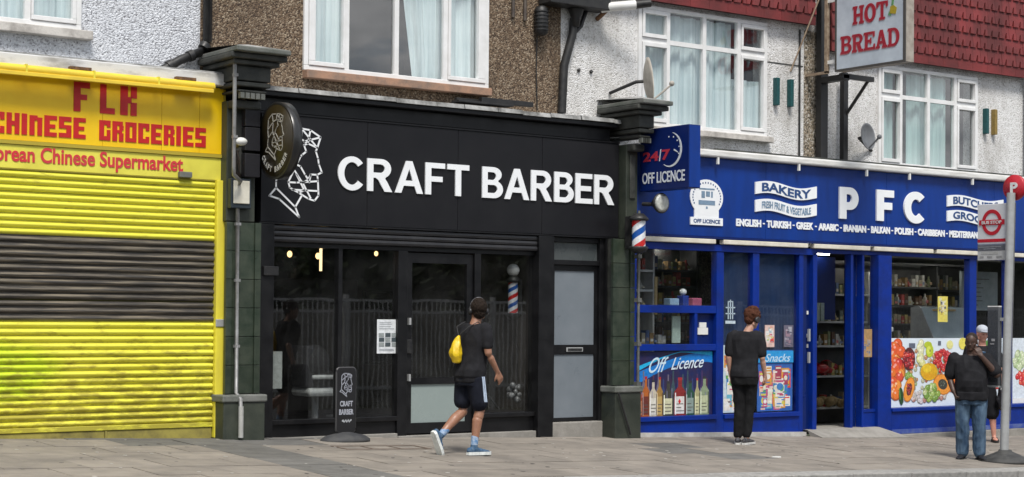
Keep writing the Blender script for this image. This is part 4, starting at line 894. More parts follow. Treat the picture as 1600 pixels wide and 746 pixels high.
b = MB(); b.box(17.84, 17.93, .12, .2, 3.8, 5.05); b.tube([(17.9, .14, 4.45), (17.95, -.25, 4.92)], .025, 6); b.box(17.35, 18.0, -.3, -.24, 4.88, 4.95); b.build('post', blackm, t, .004)
MB().tube([(16.95, .29, 5.0), (17.24, -.08, 6.2)], .012, 5).build('guy_wire', tanm, t)

# ------------------------------------------------------------------ blue PFC shop
t = thing('shop_sign', 'long blue shop sign with white letters PFC, bakery and butchers ribbons', 'shop sign', (18, 0, 2.6))
for (a, c) in ((13.84, 16.2), (16.204, 18.6), (18.604, 21.0), (21.004, 23.4)):
    part('sign_panel', bsign, t, (a, c, 0, .12, 2.63, 3.665), bevel=.003)
part('lower_trim', bsign2, t, (13.84, 23.4, -.015, .12, 2.60, 2.628))
part('top_rail', mat('white_sign_rail', (.78, .78, .76), .4, (.5, .48, .44), 3, .7, stretch=(1, 1, 8)), t, (13.84, 23.4, -.10, .28, 3.672, 3.765), bevel=.02)
part('flashing', capd, t, (15.3, 23.4, .02, .299, 3.767, 3.80))
for x in (15.25, 16.75, 18.1, 19.0, 20.4, 21.6): part('rail_clip', whitep, t, (x-.015, x+.015, -.09, -.06, 3.58, 3.671))
LWH = whitel; NV = flat((.02, .07, .22)); NG = flat((.2, .3, .42))
for ch, a, c in (('P', 17.61, 17.99), ('F', 18.37, 18.73), ('C', 18.95, 19.43)):
    glyph('x'+ch, a, c, 2.965, 3.41, -.028, LWH, t, .027)
def ribbon(x0, x1, z0, z1, amp, line, tm, ih):
    W_ = x1-x0; wv = lambda x: amp*math.sin((x-x0)/W_*2*PI+.25)
    n = 28; b = MB(); top = [(x0+W_*k/n, z1+wv(x0+W_*k/n)) for k in range(n+1)]; bot = [(x0+W_*k/n, z0+wv(x0+W_*k/n)) for k in range(n+1)]
    for k in range(n): b.prism([bot[k], bot[k+1], top[k+1], top[k]], -.02, -.0005)
    b.build('ribbon', whitel, t)
    m = (z1-z0)*(1-ih)/2
    text(line, x0+W_*.1, x1-W_*.1, z0+m, z1-m, -.0245, tm, t, 'lettering', .03, .003, warp=lambda u, z: (u, z+wv(u)))
ribbon(15.99, 17.16, 3.22, 3.38, .035, 'BAKERY', NV, .72); ribbon(15.99, 17.16, 2.98, 3.14, .035, 'FRESH FRUIT & VEGETABLE', NG, .6)
ribbon(19.9, 21.2, 3.23, 3.39, .03, 'BUTCHERS', NV, .7); ribbon(19.9, 21.2, 3.01, 3.165, .03, 'GROCERY', NV, .7)
x = 15.65
for wd in ['ENGLISH', 'TURKISH', 'GREEK', 'ARABIC', 'IRANIAN', 'BALKAN', 'POLISH', 'CARIBBEAN', 'MEDITERRANEAN']:
    w_ = .0655*len(wd)
    text(wd, x, x+w_, 2.785, 2.885, -.012, LWH, t, 'lettering', .045, .011); x += w_+.035
    if wd != 'MEDITERRANEAN': part('dash', LWH, t, (x, x+.035, -.010, -.0005, 2.828, 2.845))
    x += .035+.035
b = MB(); b.prism([(15.115+.29*math.cos(a), 3.14+.235*math.sin(a)) for a in [2*PI*k/36 for k in range(36)]], -.014, -.0005)
b.box(14.83, 15.40, -.018, -.0005, 2.775, 2.875); b.box(14.9, 15.33, -.0135, -.0005, 2.876, 2.98); b.build('oval_badge', whitel, t)
text('OFF LICENCE', 14.88, 15.35, 2.80, 2.852, -.021, NV, t, 'lettering', .03, .002)
part('badge_print', NG, t, (14.97, 15.26, -.0165, -.0142, 3.04, 3.10), (15.02, 15.08, -.0165, -.0142, 3.13, 3.22), (15.10, 15.17, -.0165, -.0142, 3.15, 3.22), (14.98, 15.25, -.0165, -.0142, 3.24, 3.26), (15.19, 15.22, -.0165, -.0142, 3.14, 3.22), (15.1, 15.13, -.0165, -.0142, 2.99, 3.02))
b = MB()
for i in range(22):      # ring of tiny illegible marks round the badge
    a = math.radians(205-i*230/21); u = .245*math.cos(a); v = .192*math.sin(a); b.box(15.115+u-.008, 15.115+u+.008, -.0165, -.0142, 3.14+v-.011, 3.14+v+.011)
o = b.build('badge_marks', NV, t); o['kind'] = 'stuff'
# pale lamp battens under the sign
for i, (a, c) in enumerate(((13.85, 15.28), (15.42, 17.0), (17.12, 18.25), (18.33, 19.6), (19.68, 21.3), (21.4, 23.3))):
    o = part('light_batten', pale, None, (a, c, -.02, .07, 2.535, 2.595), bevel=.008)
    tag(o, ['cream lamp batten under the sign nearest the striped pole', 'cream lamp batten under the sign above the man with headphones', 'cream lamp batten under the sign left of the shop doorway', 'cream lamp batten under the sign over the doorway pillar',
            'cream lamp batten under the sign left of the bus stop flag', 'cream lamp batten under the sign behind the bus stop pole'][i], 'light fitting', 'cream battens under the blue sign')

sf = thing('shopfront', 'bright blue framed shopfront with open doorway and window posters', 'shopfront', (18, .1, 0))
FY0, FY1 = .05, .16; TOP = 2.50
part('head_rail', blue, sf, (13.84, 17.20, FY0-.01, FY1, 2.44, 2.53), (17.2, 23.4, FY0+.01, FY1, 2.475, 2.53), bevel=.004)
def post(x0, x1, z0, z1=2.438, y0=FY0, m=blue, y1=FY1): return part('post', m, sf, (x0, x1, y0, y1, z0, z1), bevel=.006)
post(13.84, 13.98, gz(13.9, 0)-.05); post(15.36, 15.49, gz(15.4, 0)-.05); post(16.02, 16.14, 1.12); post(16.90, 16.98, gz(17, 0)-.05); post(17.16, 17.24, .0, 2.474, FY0-.01)
post(17.92, 17.97, .02, 2.474, FY0-.005); post(18.15, 18.19, .0, 2.474, .04); post(18.44, 18.72, gz(18.5, 0)-.08, 2.474, .0)
post(20.50, 20.66, .28, 2.474); post(21.38, 21.52, .28, 2.474); post(22.6, 22.75, .28, 2.474)
part('reveal', bsign2, sf, (17.97, 18.149, .16, .22, -.1, 2.474), label='dark blue side of the recessed doorway'); part('reveal', bsign2, sf, (17.0, 17.16, .12, .15, .0, 2.438), label='narrow dark blue panel left of the doorway')
part('panel', bsign2, sf, (16.98, 17.06, .07, .11, .0, 2.438)); part('handle', steel, sf, (17.07, 17.10, .03, .06, 1.25, 1.42)); part('handle', steel, sf, (17.07, 17.10, .03, .06, .95, 1.1))
for z in (1.62, 1.30, 1.16): part('sticker', whitep, sf, (17.10, 17.13, .1, .149, z, z+.05))
part('rail', blue, sf, (13.981, 15.359, FY0+.005, FY1, 1.62, 1.72), bevel=.005); part('rail', blue, sf, (13.981, 15.359, FY0+.005, FY1, 1.13, 1.215), bevel=.005); part('post', blue, sf, (14.98, 15.03, FY0+.01, FY1, 1.216, 1.619))
for (a, c) in ((13.981, 15.359), (15.491, 16.899)):
    part('sill', blue, sf, (a, c, FY0-.03, FY1, .225, .285), bevel=.005); part('stallriser', blue, sf, (a, c, FY0, FY1, gz(a, 0)-.08, .223), bevel=.004)
part('sill', blue, sf, (18.191, 18.439, FY0-.0, FY1, .24, .28)); part('stallriser', blue, sf, (18.191, 18.439, FY0+.01, FY1, .0, .238))
part('sill', blue, sf, (18.721, 23.4, -.03, FY1, .235, .285), bevel=.006); part('stallriser', blue, sf, (18.721, 23.4, .0, FY1, -.08, .233), bevel=.006)
part('skirting', mat('blue_skirting', (.02, .05, .3), .5, (.1, .14, .3), 8), sf, (18.721, 23.4, -.02, -.001, -.085, -.02))
part('plinth', concrete, sf, (18.74, 23.4, -.05, .1, -.45, -.09), bevel=.01, label='pale concrete plinth on the sloping pavement'); b = MB(); b.prism([(13.84, -.3), (16.98, -.3), (16.98, .005), (13.84, .095)], -.02, .045, whitep if False else None); b.build('plinth', mat('pale_kerb_strip', (.5, .49, .47), .8, (.3, .29, .27), 5), sf)
# sloping concrete ramp at the doorway
b = MB(); zt = lambda x: .035
b.add([(16.98, -.32, gz(17, -.32)+.012), (18.75, -.32, gz(18.75, -.32)+.012), (18.44, -.02, .03), (17.0, -.02, .03), (18.44, .6, .03), (17.0, .6, .03), (16.98, -.32, -.4), (18.75, -.32, -.4), (18.9, -.02, -.4)], [(0, 1, 2, 3), (3, 2, 4, 5), (0, 6, 7, 1), (1, 7, 8, 2), (0, 3, 6)])
b.build('doorway_ramp', concrete, sf, label='pale concrete ramp up to the open doorway')
def pane(x0, x1, z0, z1, m=sglass2, p=sf, y=.11): return part('pane', m, p, (x0, x1, y, y+.006, z0, z1))
pane(13.98, 15.36, 1.72, 2.44); pane(13.98, 14.98, 1.215, 1.62); pane(13.98, 15.36, .285, 1.13); pane(15.49, 16.02, .285, 2.44, glass('dusty_blue_glass', (.7, .78, .88), .9, .03, .02)); pane(16.14, 16.90, .285, 2.44, MATS['dusty_blue_glass'])
pane(18.19, 18.44, .28, 2.474); pane(18.72, 20.5, .285, 2.474); pane(20.66, 21.38, .285, 2.474); pane(21.52, 22.6, .285, 2.474); pane(22.75, 23.4, .285, 2.474)
part('backing_panel', bsign2, sf, (15.03, 15.359, .12, .14, 1.216, 1.619), label='blue boxed-in panel with a small white sticker'); part('sticker', whitep, sf, (15.08, 15.26, .105, .119, 1.34, 1.43), (15.11, 15.23, .105, .119, 1.431, 1.50))
part('blind', mat('slate_blind', (.035, .055, .10), .6, (.06, .085, .14), 3, .8, stretch=(6, 1, .3)), sf, (15.49, 16.02, .15, .16, 1.1, 2.44), (16.14, 16.90, .15, .16, 1.1, 2.44), label='dark slate blind behind the tall panes')
part('ceiling_soffit', mat('grey_soffit', (.25, .24, .22), .8), sf, (18.73, 23.4, .17, .6, 2.478, 2.51))
strokes([[(15.62, 1.55), (15.62, 1.78), (15.70, 1.78), (15.70, 1.55)], [(15.58, 1.62), (15.74, 1.62)], [(15.58, 1.70), (15.74, 1.70)], [(15.66, 1.55), (15.66, 1.80)]], .102, .016, flat((.5, .62, .7)), sf, 'window_sticker', .003)
part('window_sticker', flat((.55, .65, .72)), sf, (15.57, 15.75, .102, .105, 1.485, 1.525))

def rect(b, x0, x1, z0, z1, y, m): b.box(x0, x1, y, y+.0012, z0, z1, m)
def ell(b, cx, cz, rx, rz, y, m, rot=0, n=14):
    c_, s_ = math.cos(rot), math.sin(rot)
    b.prism([(cx+rx*math.cos(a)*c_-rz*math.sin(a)*s_, cz+rx*math.cos(a)*s_+rz*math.sin(a)*c_) for a in [2*PI*k/n for k in range(n)]], y, y+.0012, m)
def poster(name, label, x0, x1, z0, z1, bgm, fn, y=.104):
    p = thing(name, label, 'poster', ((x0+x1)/2, y, z0)); part('sheet', bgm, p, (x0, x1, y, y+.003, z0, z1))
    b = MB(); fn(b)
    for v in b.v: v.y = y-.0002+(v.y-y)*.15      # ink layers lie almost flat on the sheet
    q = b.build('printed_picture', None, p, recalc=False); q['kind'] = 'stuff'; return p
# off licence poster: blue wave, script lettering and a row of bottles
def offl(b):
    y = .103
    cyan, mid, deep = flat((.01, .45, .8)), flat((.005, .2, .62)), flat((.01, .04, .25))
    for i, (m_, d) in enumerate(((mid, .0), (cyan, .06), (flat((.12, .6, .78)), .15))):
        top = [(14.06+1.28*k/16, min(1.118, .86+d*.8+.26*math.sin((k/16)*1.5+.1*i))) for k in range(17)]; bot = [(x_, z_-.16+.09*i+.06*math.sin((x_-14)*2.2)) for x_, z_ in top]
        for k in range(16):
            if top[k][1]-bot[k][1] > .005: b.prism([bot[k], bot[k+1], top[k+1], top[k]], y-.0006*i, y-.0006*i+.0005, m_)
    random.seed(21)
    bots = [(14.04, .36, .09, (.35, .06, .02), (.5, .2, .1)), (14.13, .46, .11, (.45, .12, .02), (.15, .03, .02)), (14.25, .42, .12, (.55, .5, .4), (.7, .68, .6)), (14.37, .45, .10, (.35, .2, .05), (.5, .35, .12)),
            (14.48, .40, .17, (.05, .05, .04), (.62, .62, .42)), (14.67, .44, .19, (.25, .02, .02), (.72, .7, .68)), (14.87, .40, .15, (.02, .08, .05), (.25, .33, .3)), (15.03, .43, .08, (.4, .38, .2), (.6, .6, .35)), (15.12, .45, .15, (.25, .32, .2), (.5, .55, .35))]
    for k in range(15):
        x = 14.03+k*.084; h_ = .52+.06*math.sin(k*2.1); w_ = .07; c = random.choice([(.06, .03, .12), (.03, .05, .16), (.1, .03, .06), (.16, .14, .2), (.04, .08, .1)])
        b.prism([(x, .30), (x+w_, .30), (x+w_, .30+h_*.6), (x+w_*.66, .30+h_*.78), (x+w_*.66, .30+h_), (x+w_*.34, .30+h_), (x+w_*.34, .30+h_*.78), (x, .30+h_*.6)], y-.0019, y-.0016, flat(c))
        rect(b, x+w_*.15, x+w_*.28, .5, .30+h_*.6, y-.0031, flat((.25, .25, .4)))
    for i, (x, h_, w_, c1_, c2_) in enumerate(bots):
        yy = y-.003-.001*(i % 2); m1, m2 = flat(c1_), flat(c2_)
        h_ *= 1.12; w_ *= 1.08
        b.prism([(x, .288), (x+w_, .288), (x+w_, .288+h_*.62), (x+w_*.66, .288+h_*.76), (x+w_*.66, .288+h_), (x+w_*.34, .288+h_), (x+w_*.34, .288+h_*.76), (x, .288+h_*.62)], yy, yy+.0009, m1)
        rect(b, x+w_*.06, x+w_*.94, .31, .288+h_*.5, yy-.0013, m2); rect(b, x+w_*.32, x+w_*.68, .288+h_*.93, .288+h_, yy-.0013, flat((.4, .02, .03)) if i % 2 else flat((.03, .03, .04)))
        rect(b, x+w_*.08, x+w_*.16, .30, .288+h_*.6, yy-.0024, flat(tuple(min(.9, v+.3) for v in c2_))); rect(b, x+w_*.86, x+w_*.98, .30, .288+h_*.6, yy-.0024, flat(tuple(v*.35 for v in c1_)))
        for k in range(3): rect(b, x+w_*.2, x+w_*random.uniform(.6, .85), .34+k*.045, .352+k*.045, yy-.0026, flat((.1, .09, .08)))
    b.prism([(14.74, .47), (14.765, .435), (14.79, .47), (14.765, .505)], y-.0085, y-.007, flat((.6, .02, .02)))
pp = poster('window_poster', 'off licence poster with blue wave and bottles low in first blue window', 14.0, 15.34, .288, 1.12, mat('navy_print', (.012, .02, .1), .4, (.03, .015, .05), 5), offl)
sh = lambda u, z: (u+(z-.9)*.45, z+(u-14.6)*.05)
text('Off', 14.22, 14.50, .86, 1.06, .099, flat((.62, .8, .92)), pp, 'lettering', .005, .002, warp=sh); text('Licence', 14.62, 15.16, .88, 1.04, .099, flat((.7, .82, .92)), pp, 'lettering', .005, .002, warp=sh)
# groceries posters
def packs(x0, x1, z0, z1, n, pal, y=.103, seed=1):
    def fn(b):
        random.seed(seed)
        for i in range(n):
            w_ = random.uniform(.08, .17) if n > 30 else random.uniform(.04, .08); h_ = random.uniform(.12, .26) if n > 30 else random.uniform(.04, .1); x = random.uniform(x0, x1-w_); z = random.uniform(z0, z1-h_)
            yy = y-.0002*i; c = random.choice(pal); rect(b, x, x+w_, z, z+h_, yy, flat(c)); d = random.choice(pal)
            if i % 2: ell(b, x+w_/2, z+h_*.55, w_*.36, h_*.2, yy-.0014, flat(d))
            rect(b, x+w_*.1, x+w_*.9, z+h_*.78, z+h_*.9, yy-.0014, flat(random.choice(pal)))
            rect(b, x+w_*.2, x+w_*.8, z+h_*.12, z+h_*.2, yy-.0014, flat(random.choice(pal)))
    return fn
PAL = [(.75, .72, .68), (.62, .06, .05), (.7, .68, .55), (.1, .35, .12), (.65, .3, .05), (.05, .2, .5), (.75, .75, .75), (.6, .55, .1), (.35, .05, .1), (.72, .5, .4), (.15, .45, .6), (.8, .78, .72), (.5, .1, .2)]
poster('window_poster', 'narrow pale poster of grocery packets left of the man with headphones', 15.53, 15.98, .30, 1.20, flat((.55, .66, .72)), packs(15.54, 15.97, .31, 1.18, 46, PAL[:1]*5+PAL, seed=4))
pq = poster('window_poster', 'grocery poster with blue header in tall blue-framed window', 16.16, 16.83, .30, 1.13, flat((.03, .12, .42)), packs(16.18, 16.80, .31, .93, 60, PAL, seed=9))
part('header', flat((.02, .3, .68)), pq, (16.16, 16.83, .0895, .0905, .96, 1.12)); text('Snacks', 16.3, 16.76, .97, 1.08, .087, flat((.5, .7, .85)), pq, 'lettering', .01, .002, warp=lambda u, z: (u+(z-1)*.4, z))
poster('small_poster', 'small red and yellow flyer above the grocery poster header', 16.30, 16.48, 1.17, 1.47, flat((.7, .5, .45)), packs(16.31, 16.47, 1.18, 1.46, 12, PAL, seed=3))
poster('small_poster', 'small dark flyer at the right edge of the tall blue window', 16.66, 16.84, 1.17, 1.47, flat((.14, .13, .18)), packs(16.67, 16.83, 1.18, 1.46, 12, [(.1, .1, .15), (.3, .2, .25), (.4, .4, .45)], seed=5))
# fruit poster
def cluster(b, cx, cz, rx, rz, n, r, cols, y, seed):
    random.seed(seed); rx *= 1.2; rz *= 1.15; n = int(n*1.35); r *= 1.12
    for i in range(n):
        a = random.uniform(0, 2*PI); q = math.sqrt(random.random()); x = cx+rx*q*math.cos(a); z = cz+rz*q*math.sin(a); rr = r*random.uniform(.75, 1.2); c = random.choice(cols)
        yy = y-.00022*i; ell(b, x, z, rr, rr*.95, yy, flat(tuple(v*.55 for v in c))); ell(b, x-rr*.08, z+rr*.08, rr*.84, rr*.8, yy-.0013, flat(c)); ell(b, x-rr*.3, z+rr*.32, rr*.26, rr*.2, yy-.0026, flat(tuple(min(.95, v+.3) for v in c)), n=8)
def fruit(b):
    U = lambda x: 18.73+(x-115)/720*1.76; V = lambda z: 1.28-(z-55)/625*.99
    y = .1028; RD = [(.62, .03, .03), (.7, .08, .04)]; OR = [(.85, .2, .03), (.8, .12, .03), (.85, .3, .05)]; GR = [(.3, .45, .08), (.4, .55, .15), (.2, .35, .06)]; DR = [(.22, .01, .02), (.35, .02, .03)]
    cluster(b, U(400), V(400), .6, .33, 70, .034, [(.35, .42, .2), (.5, .5, .35), (.55, .3, .15), (.3, .25, .15), (.6, .6, .55), (.45, .15, .08)], y, 77); y -= .036
    cluster(b, U(430), V(590), .45, .06, 46, .035, [(.6, .55, .5), (.5, .25, .2), (.4, .42, .2), (.65, .6, .6)], y, 1)
    cluster(b, U(160), V(400), .05, .05, 8, .03, GR, y, 2); cluster(b, U(320), V(400), .09, .04, 12, .03, GR, y-.003, 22)
    cluster(b, U(420), V(190), .05, .16, 12, .05, [(.72, .72, .3), (.78, .78, .5)], y, 3)
    cluster(b, U(200), V(220), .10, .16, 13, .082, OR, y-.002, 4); cluster(b, U(205), V(380), .09, .16, 12, .082, OR+RD, y-.006, 5); cluster(b, U(180), V(510), .09, .09, 8, .08, OR, y-.009, 6)
    ell(b, U(310), V(240), .135, .17, y-.010, flat((.1, .02, .02))); cluster(b, U(310), V(240), .10, .13, 34, .027, DR+RD, y-.0115, 7)
    for k, (xx, zz) in enumerate(((495, 165), (480, 110))): ell(b, U(xx), V(zz), .085, .10 if k == 0 else .05, y-.004+.001*k, flat((.5, .6, .03))); 
    ell(b, U(488), V(160), .05, .06, y-.0055, flat((.68, .75, .1))); ell(b, U(498), V(165), .012, .02, y-.007, flat((.1, .12, .02)))
    ell(b, U(680), V(110), .075, .065, y-.002, flat((.78, .75, .3))); ell(b, U(800), V(100), .09, .09, y-.002, flat((.8, .7, .12)))
    cluster(b, U(610), V(260), .17, .14, 46, .034, RD+[(.55, .02, .03)], y-.004, 8)
    ell(b, U(490), V(360), .19, .13, y-.016, flat((.75, .42, .01))); ell(b, U(470), V(330), .10, .06, y-.0175, flat((.85, .6, .03))); ell(b, U(500), V(400), .14, .035, y-.019, flat((.72, .36, .01)))
    for (xx, zz, rx, rz, ro) in ((612, 480, .21, .155, -.2), (310, 520, .11, .19, -.35)):
        ell(b, U(xx), V(zz), rx, rz, y-.021, flat((.6, .2, .02)), ro); ell(b, U(xx), V(zz), rx*.9, rz*.9, y-.0225, flat((.88, .33, .04)), ro); ell(b, U(xx)+.005, V(zz), rx*.5, rz*.5, y-.024, flat((.05, .05, .04)), ro)
    cluster(b, U(612), V(478), .055, .04, 14, .012, [(.12, .14, .1), (.06, .07, .05)], y-.0256, 11); cluster(b, U(312), V(515), .04, .08, 14, .02, DR, y-.0256, 12)
    ell(b, U(240), V(580), .05, .13, y-.028, flat((.02, .07, .02)), .1); ell(b, U(228), V(560), .012, .09, y-.0296, flat((.12, .3, .06)), .1)
    cluster(b, U(515), V(555), .13, .10, 22, .045, GR+[(.55, .62, .3)], y-.026, 13); cluster(b, U(700), V(420), .05, .2, 12, .05, OR+RD, y-.012, 14)
    rect(b, U(310), U(365), V(140), V(95), y-.002, flat((.12, .14, .2))); rect(b, U(572), U(598), V(115), V(75), y-.002, flat((.12, .14, .2))); rect(b, U(130), U(142), V(625), V(590), y-.002, flat((.1, .1, .14)))
poster('window_poster', 'large fruit poster with papaya, cherries and peppers in the wide blue window', 18.722, 20.498, .288, 1.29, mat('poster_paper', (.66, .74, .82), .4, (.72, .78, .84), 2), fruit)
def fruit2(b):
    random.seed(4); y = .1028
    cluster(b, 20.95, 1.05, .14, .16, 30, .045, [(.1, .3, .05), (.2, .42, .1)], y, 1); cluster(b, 21.15, .65, .12, .14, 22, .045, [(.7, .25, .08), (.6, .05, .04)], y-.003, 2); cluster(b, 20.85, .55, .12, .12, 18, .04, [(.75, .3, .1), (.8, .5, .1)], y-.003, 3)
poster('window_poster', 'vegetable poster behind the two men beside the bus stop', 20.662, 21.378, .36, 1.29, flat((.66, .74, .82)), fruit2)
poster('window_poster', 'vegetable poster with salad and red peppers at the right edge of the photo', 21.522, 22.598, .36, 1.29, flat((.68, .75, .82)), lambda b: (cluster(b, 21.75, .95, .12, .1, 20, .05, [(.45, .6, .3), (.6, .7, .45)], .1028, 5), cluster(b, 21.85, .68, .14, .1, 18, .05, [(.62, .03, .04), (.7, .1, .06)], .098, 6)))
part('poster_strip', whitep, sf, (20.662, 22.598, .09, .105, .288, .358))
poster('small_poster', 'yellow and white flyer hanging in the wide blue window above the fruit poster', 19.84, 20.06, 1.53, 1.91, flat((.72, .62, .12)), packs(19.85, 20.05, 1.57, 1.90, 16, [(.75, .72, .3), (.7, .7, .68), (.1, .1, .12), (.6, .45, .05), (.7, .65, .5)], seed=6), .10)
poster('small_poster', 'orange flyer in the narrow side pane right of the doorway', 18.22, 18.42, 1.02, 1.42, flat((.45, .28, .12)), packs(18.23, 18.41, 1.03, 1.41, 14, [(.55, .3, .1), (.4, .35, .3), (.15, .2, .3), (.6, .4, .3)], seed=8), .10)

# inside the blue shop
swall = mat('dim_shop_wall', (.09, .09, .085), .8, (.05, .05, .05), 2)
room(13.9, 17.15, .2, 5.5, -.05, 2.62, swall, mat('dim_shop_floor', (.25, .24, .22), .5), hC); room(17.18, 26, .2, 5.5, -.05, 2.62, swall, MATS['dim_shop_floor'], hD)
GOODS = [(.4, .05, .04), (.35, .3, .2), (.1, .12, .1), (.5, .48, .42), (.12, .06, .03), (.3, .18, .06), (.06, .1, .2), (.2, .22, .1), (.45, .35, .1)]
def goods(b, x0, x1, y, z, hmax=.26, step=.085, pal=GOODS, dark=1.0):
    x = x0
    while x < x1-step*.5:
        w_ = random.uniform(.6, .95)*step; h_ = random.uniform(.5, 1)*hmax; c = random.choice(pal); m_ = flat(tuple(v*dark for v in c))
        if random.random() < .4: b.tube([(x+w_/2, y+.05, z+.001), (x+w_/2, y+.05, z+h_*.65), (x+w_/2, y+.05, z+h_*.75), (x+w_/2, y+.05, z+h_)], [w_*.45, w_*.45, w_*.2, w_*.2], 8, m_)
        else: b.box(x, x+w_, y, y+.1, z+.001, z+h_, m_)
        b.box(x+w_*.15, x+w_*.85, y-.004, y-.001, z+h_*.2, z+h_*.45, flat(tuple(min(.7, v*dark+.12) for v in random.choice(pal)))); x += step
def shelves(label, x0, x1, y, zs, m_, gl, hmax=.24, dark=1.0, pal=GOODS, d=.35):
    s = thing('shop_shelf', label, 'shelf', ((x0+x1)/2, y, -.05))
    part('back', swall, s, (x0, x1, y+d, y+d+.03, -.04, max(zs)+.4)); part('upright', m_, s, (x0-.03, x0-.001, y, y+d, -.04, max(zs)+.35)); part('upright', m_, s, (x1+.001, x1+.03, y, y+d, -.04, max(zs)+.35))
    for z in zs: part('shelf_board', m_, s, (x0, x1, y, y+d-.001, z-.03, z))
    b = MB()
    for z in zs: goods(b, x0+.02, x1-.02, y+.06, z, hmax, pal=pal, dark=dark)
    o = b.build('groceries', None); tag(o, gl, 'groceries', None, 'stuff'); return s
shw = mat('pale_shelf_metal', (.5, .5, .47), .5, (.35, .35, .33), 6); shd = mat('dark_shelf', (.06, .06, .06), .6)
random.seed(31)
shelves('grey shelving of dry goods seen through the open doorway of the blue shop', 18.55, 20.0, 1.6, (.22, .70, 1.16, 1.53, 1.95), shw, 'assorted packets and jars on the shelves behind the open doorway', .22, 1.0)
shelves('dim high shelves at the back behind the wide blue window', 20.4, 24.8, 3.4, (.9, 1.35, 1.75, 2.1), shd, 'rows of dim bottles and tins at the back behind the wide window', .28, 1.3)
shelves('white shelving with packets at the left end of the first blue window', 14.35, 14.68, .55, (1.70, 1.93, 2.19), shw, 'small packets on the white shelving behind the striped barber pole', .16, 1.0)
shelves('dim shelves behind the counter in the first blue window', 15.3, 17.0, 2.2, (1.3, 1.65, 2.0), shd, 'dim tobacco and bottles behind the counter in the first blue window', .22, 1.0)
part('side_panel', flat((.5, .36, .16)), bpy.data.objects['shop_shelf.002'], (14.70, 14.76, .55, .8, 1.6, 2.1), label='tan end panel')
o = part('interior_panel', bsign2, None, (18.5, 19.15, 1.5, 1.56, 1.55, 2.5)); tag(o, 'dark blue board over the shelves inside the open doorway', 'board')
b = MB(); random.seed(8)
for i in range(16): b.ball((18.62+random.uniform(0, 1.1), 1.72+random.uniform(-.05, .1), .79+random.uniform(-.02, .10)), random.uniform(.07, .12), nu=8, nv=6, sc_=(1.3, 1, .7))
tag(b.build('red_bags', mat('red_plastic_bag', (.4, .015, .02), .3, (.2, .01, .01), 14)), 'heap of shiny red bags on the middle shelf inside the doorway', 'bags', None, 'stuff')
b = MB()
for i in range(26): b.ball((18.62+random.uniform(0, 1.25), 1.58+random.uniform(-.05, .12), .27+random.uniform(-.02, .07)), random.uniform(.05, .075), nu=8, nv=6)
tag(b.build('potatoes', mat('potato_skin', (.3, .22, .1), .8, (.16, .11, .05), 12)), 'loose brown potatoes on the lowest shelf inside the doorway', 'potatoes', None, 'stuff')
o = MB().box(18.42, 18.5, 1.2, 1.45, 1.53, 1.80).box(18.53, 18.6, 1.2, 1.45, 1.53, 1.80); 
tag(o.build('upright_cartons', flat((.35, .42, .38))), 'pair of pale green cartons standing on the upper shelf in the doorway', 'cartons')
ct = thing('counter', 'low shop counter with pens and sweets behind the first blue window', 'counter', (14.7, .5, 0))
part('top', flat((.16, .17, .2)), ct, (14.75, 15.35, .2, .7, 1.66, 1.70), bevel=.004); part('front', swall, ct, (14.0, 15.35, .25, .7, -.04, 1.1))
for (x, w_, h_, c, l) in ((14.72, .16, .09, (.35, .5, .65), 'pale blue box on the counter in the first blue window'), (14.95, .10, .13, (.02, .05, .3), 'dark blue tub holding a white doll head on the counter'), (15.12, .16, .1, (.5, .12, .2), 'pink and purple sweet box on the counter by the blue frame')):
    o = part('counter_box', flat(c), None, (x, x+w_, .25, .38, 1.722, 1.722+h_), bevel=.008); tag(o, l, 'box', 'boxes on the shop counter')
o = MB().ball((14.99, .3, 1.90), .05, sc_=(1, 1, .9)).build('white_soft_toy', whitep); tag(o, 'small white round toy sitting on the dark blue tub', 'toy')
o = part('price_stand', flat((.5, .6, .48)), None, (14.72, 14.86, .2, .22, 1.23, 1.58)); tag(o, 'pale green striped card rack behind the small lower blue window', 'card rack')
b = MB(); random.seed(9); goods(b, 14.0, 14.7, .3, 1.22, .2, .07); tag(b.build('confectionery', None), 'small sweets packed behind the lower blue window', 'sweets', None, 'stuff')
shelves('crowded dark shelf of bottles in the first blue window behind the counter boxes', 14.95, 15.95, 1.1, (1.25, 1.5, 1.75, 2.0, 2.22), shd, 'crowded bottles and packets on the tall shelf in the first blue window', .2, 1.1)
shelves('long dark shelf of tins and jars in the middle of the wide blue window', 19.6, 22.2, 2.1, (1.2, 1.5, 1.8, 2.1), shd, 'tins, jars and packets on the long middle shelf of the wide window', .2, 1.1)
# lit ceiling tubes of the blue shop; both end tubes added to brighten it
tubem = emit('ceiling_tube_glow', (1, .95, .86), 16.0)
for i, (x, l) in enumerate(((14.4, 'added ceiling tube that brightens the first blue window'), (17.7, 'lit ceiling tube seen through the top of the open doorway'), (19.5, 'lit ceiling tube at the left inside the wide blue window'), (21.4, 'added ceiling tube brightening the inside behind the bus stop'))):
    p = thing('ceiling_light', l, 'lamp', (x, 1.4, 2.55), 'ceiling tubes in the blue shop')
    part('housing', flat((.5, .5, .5)), p, (x, x+1.2, 1.32, 1.44, 2.56, 2.6)); MB().tube([(x+.02, 1.38, 2.54), (x+1.18, 1.38, 2.54)], .016, 8).build('tube', tubem, p)
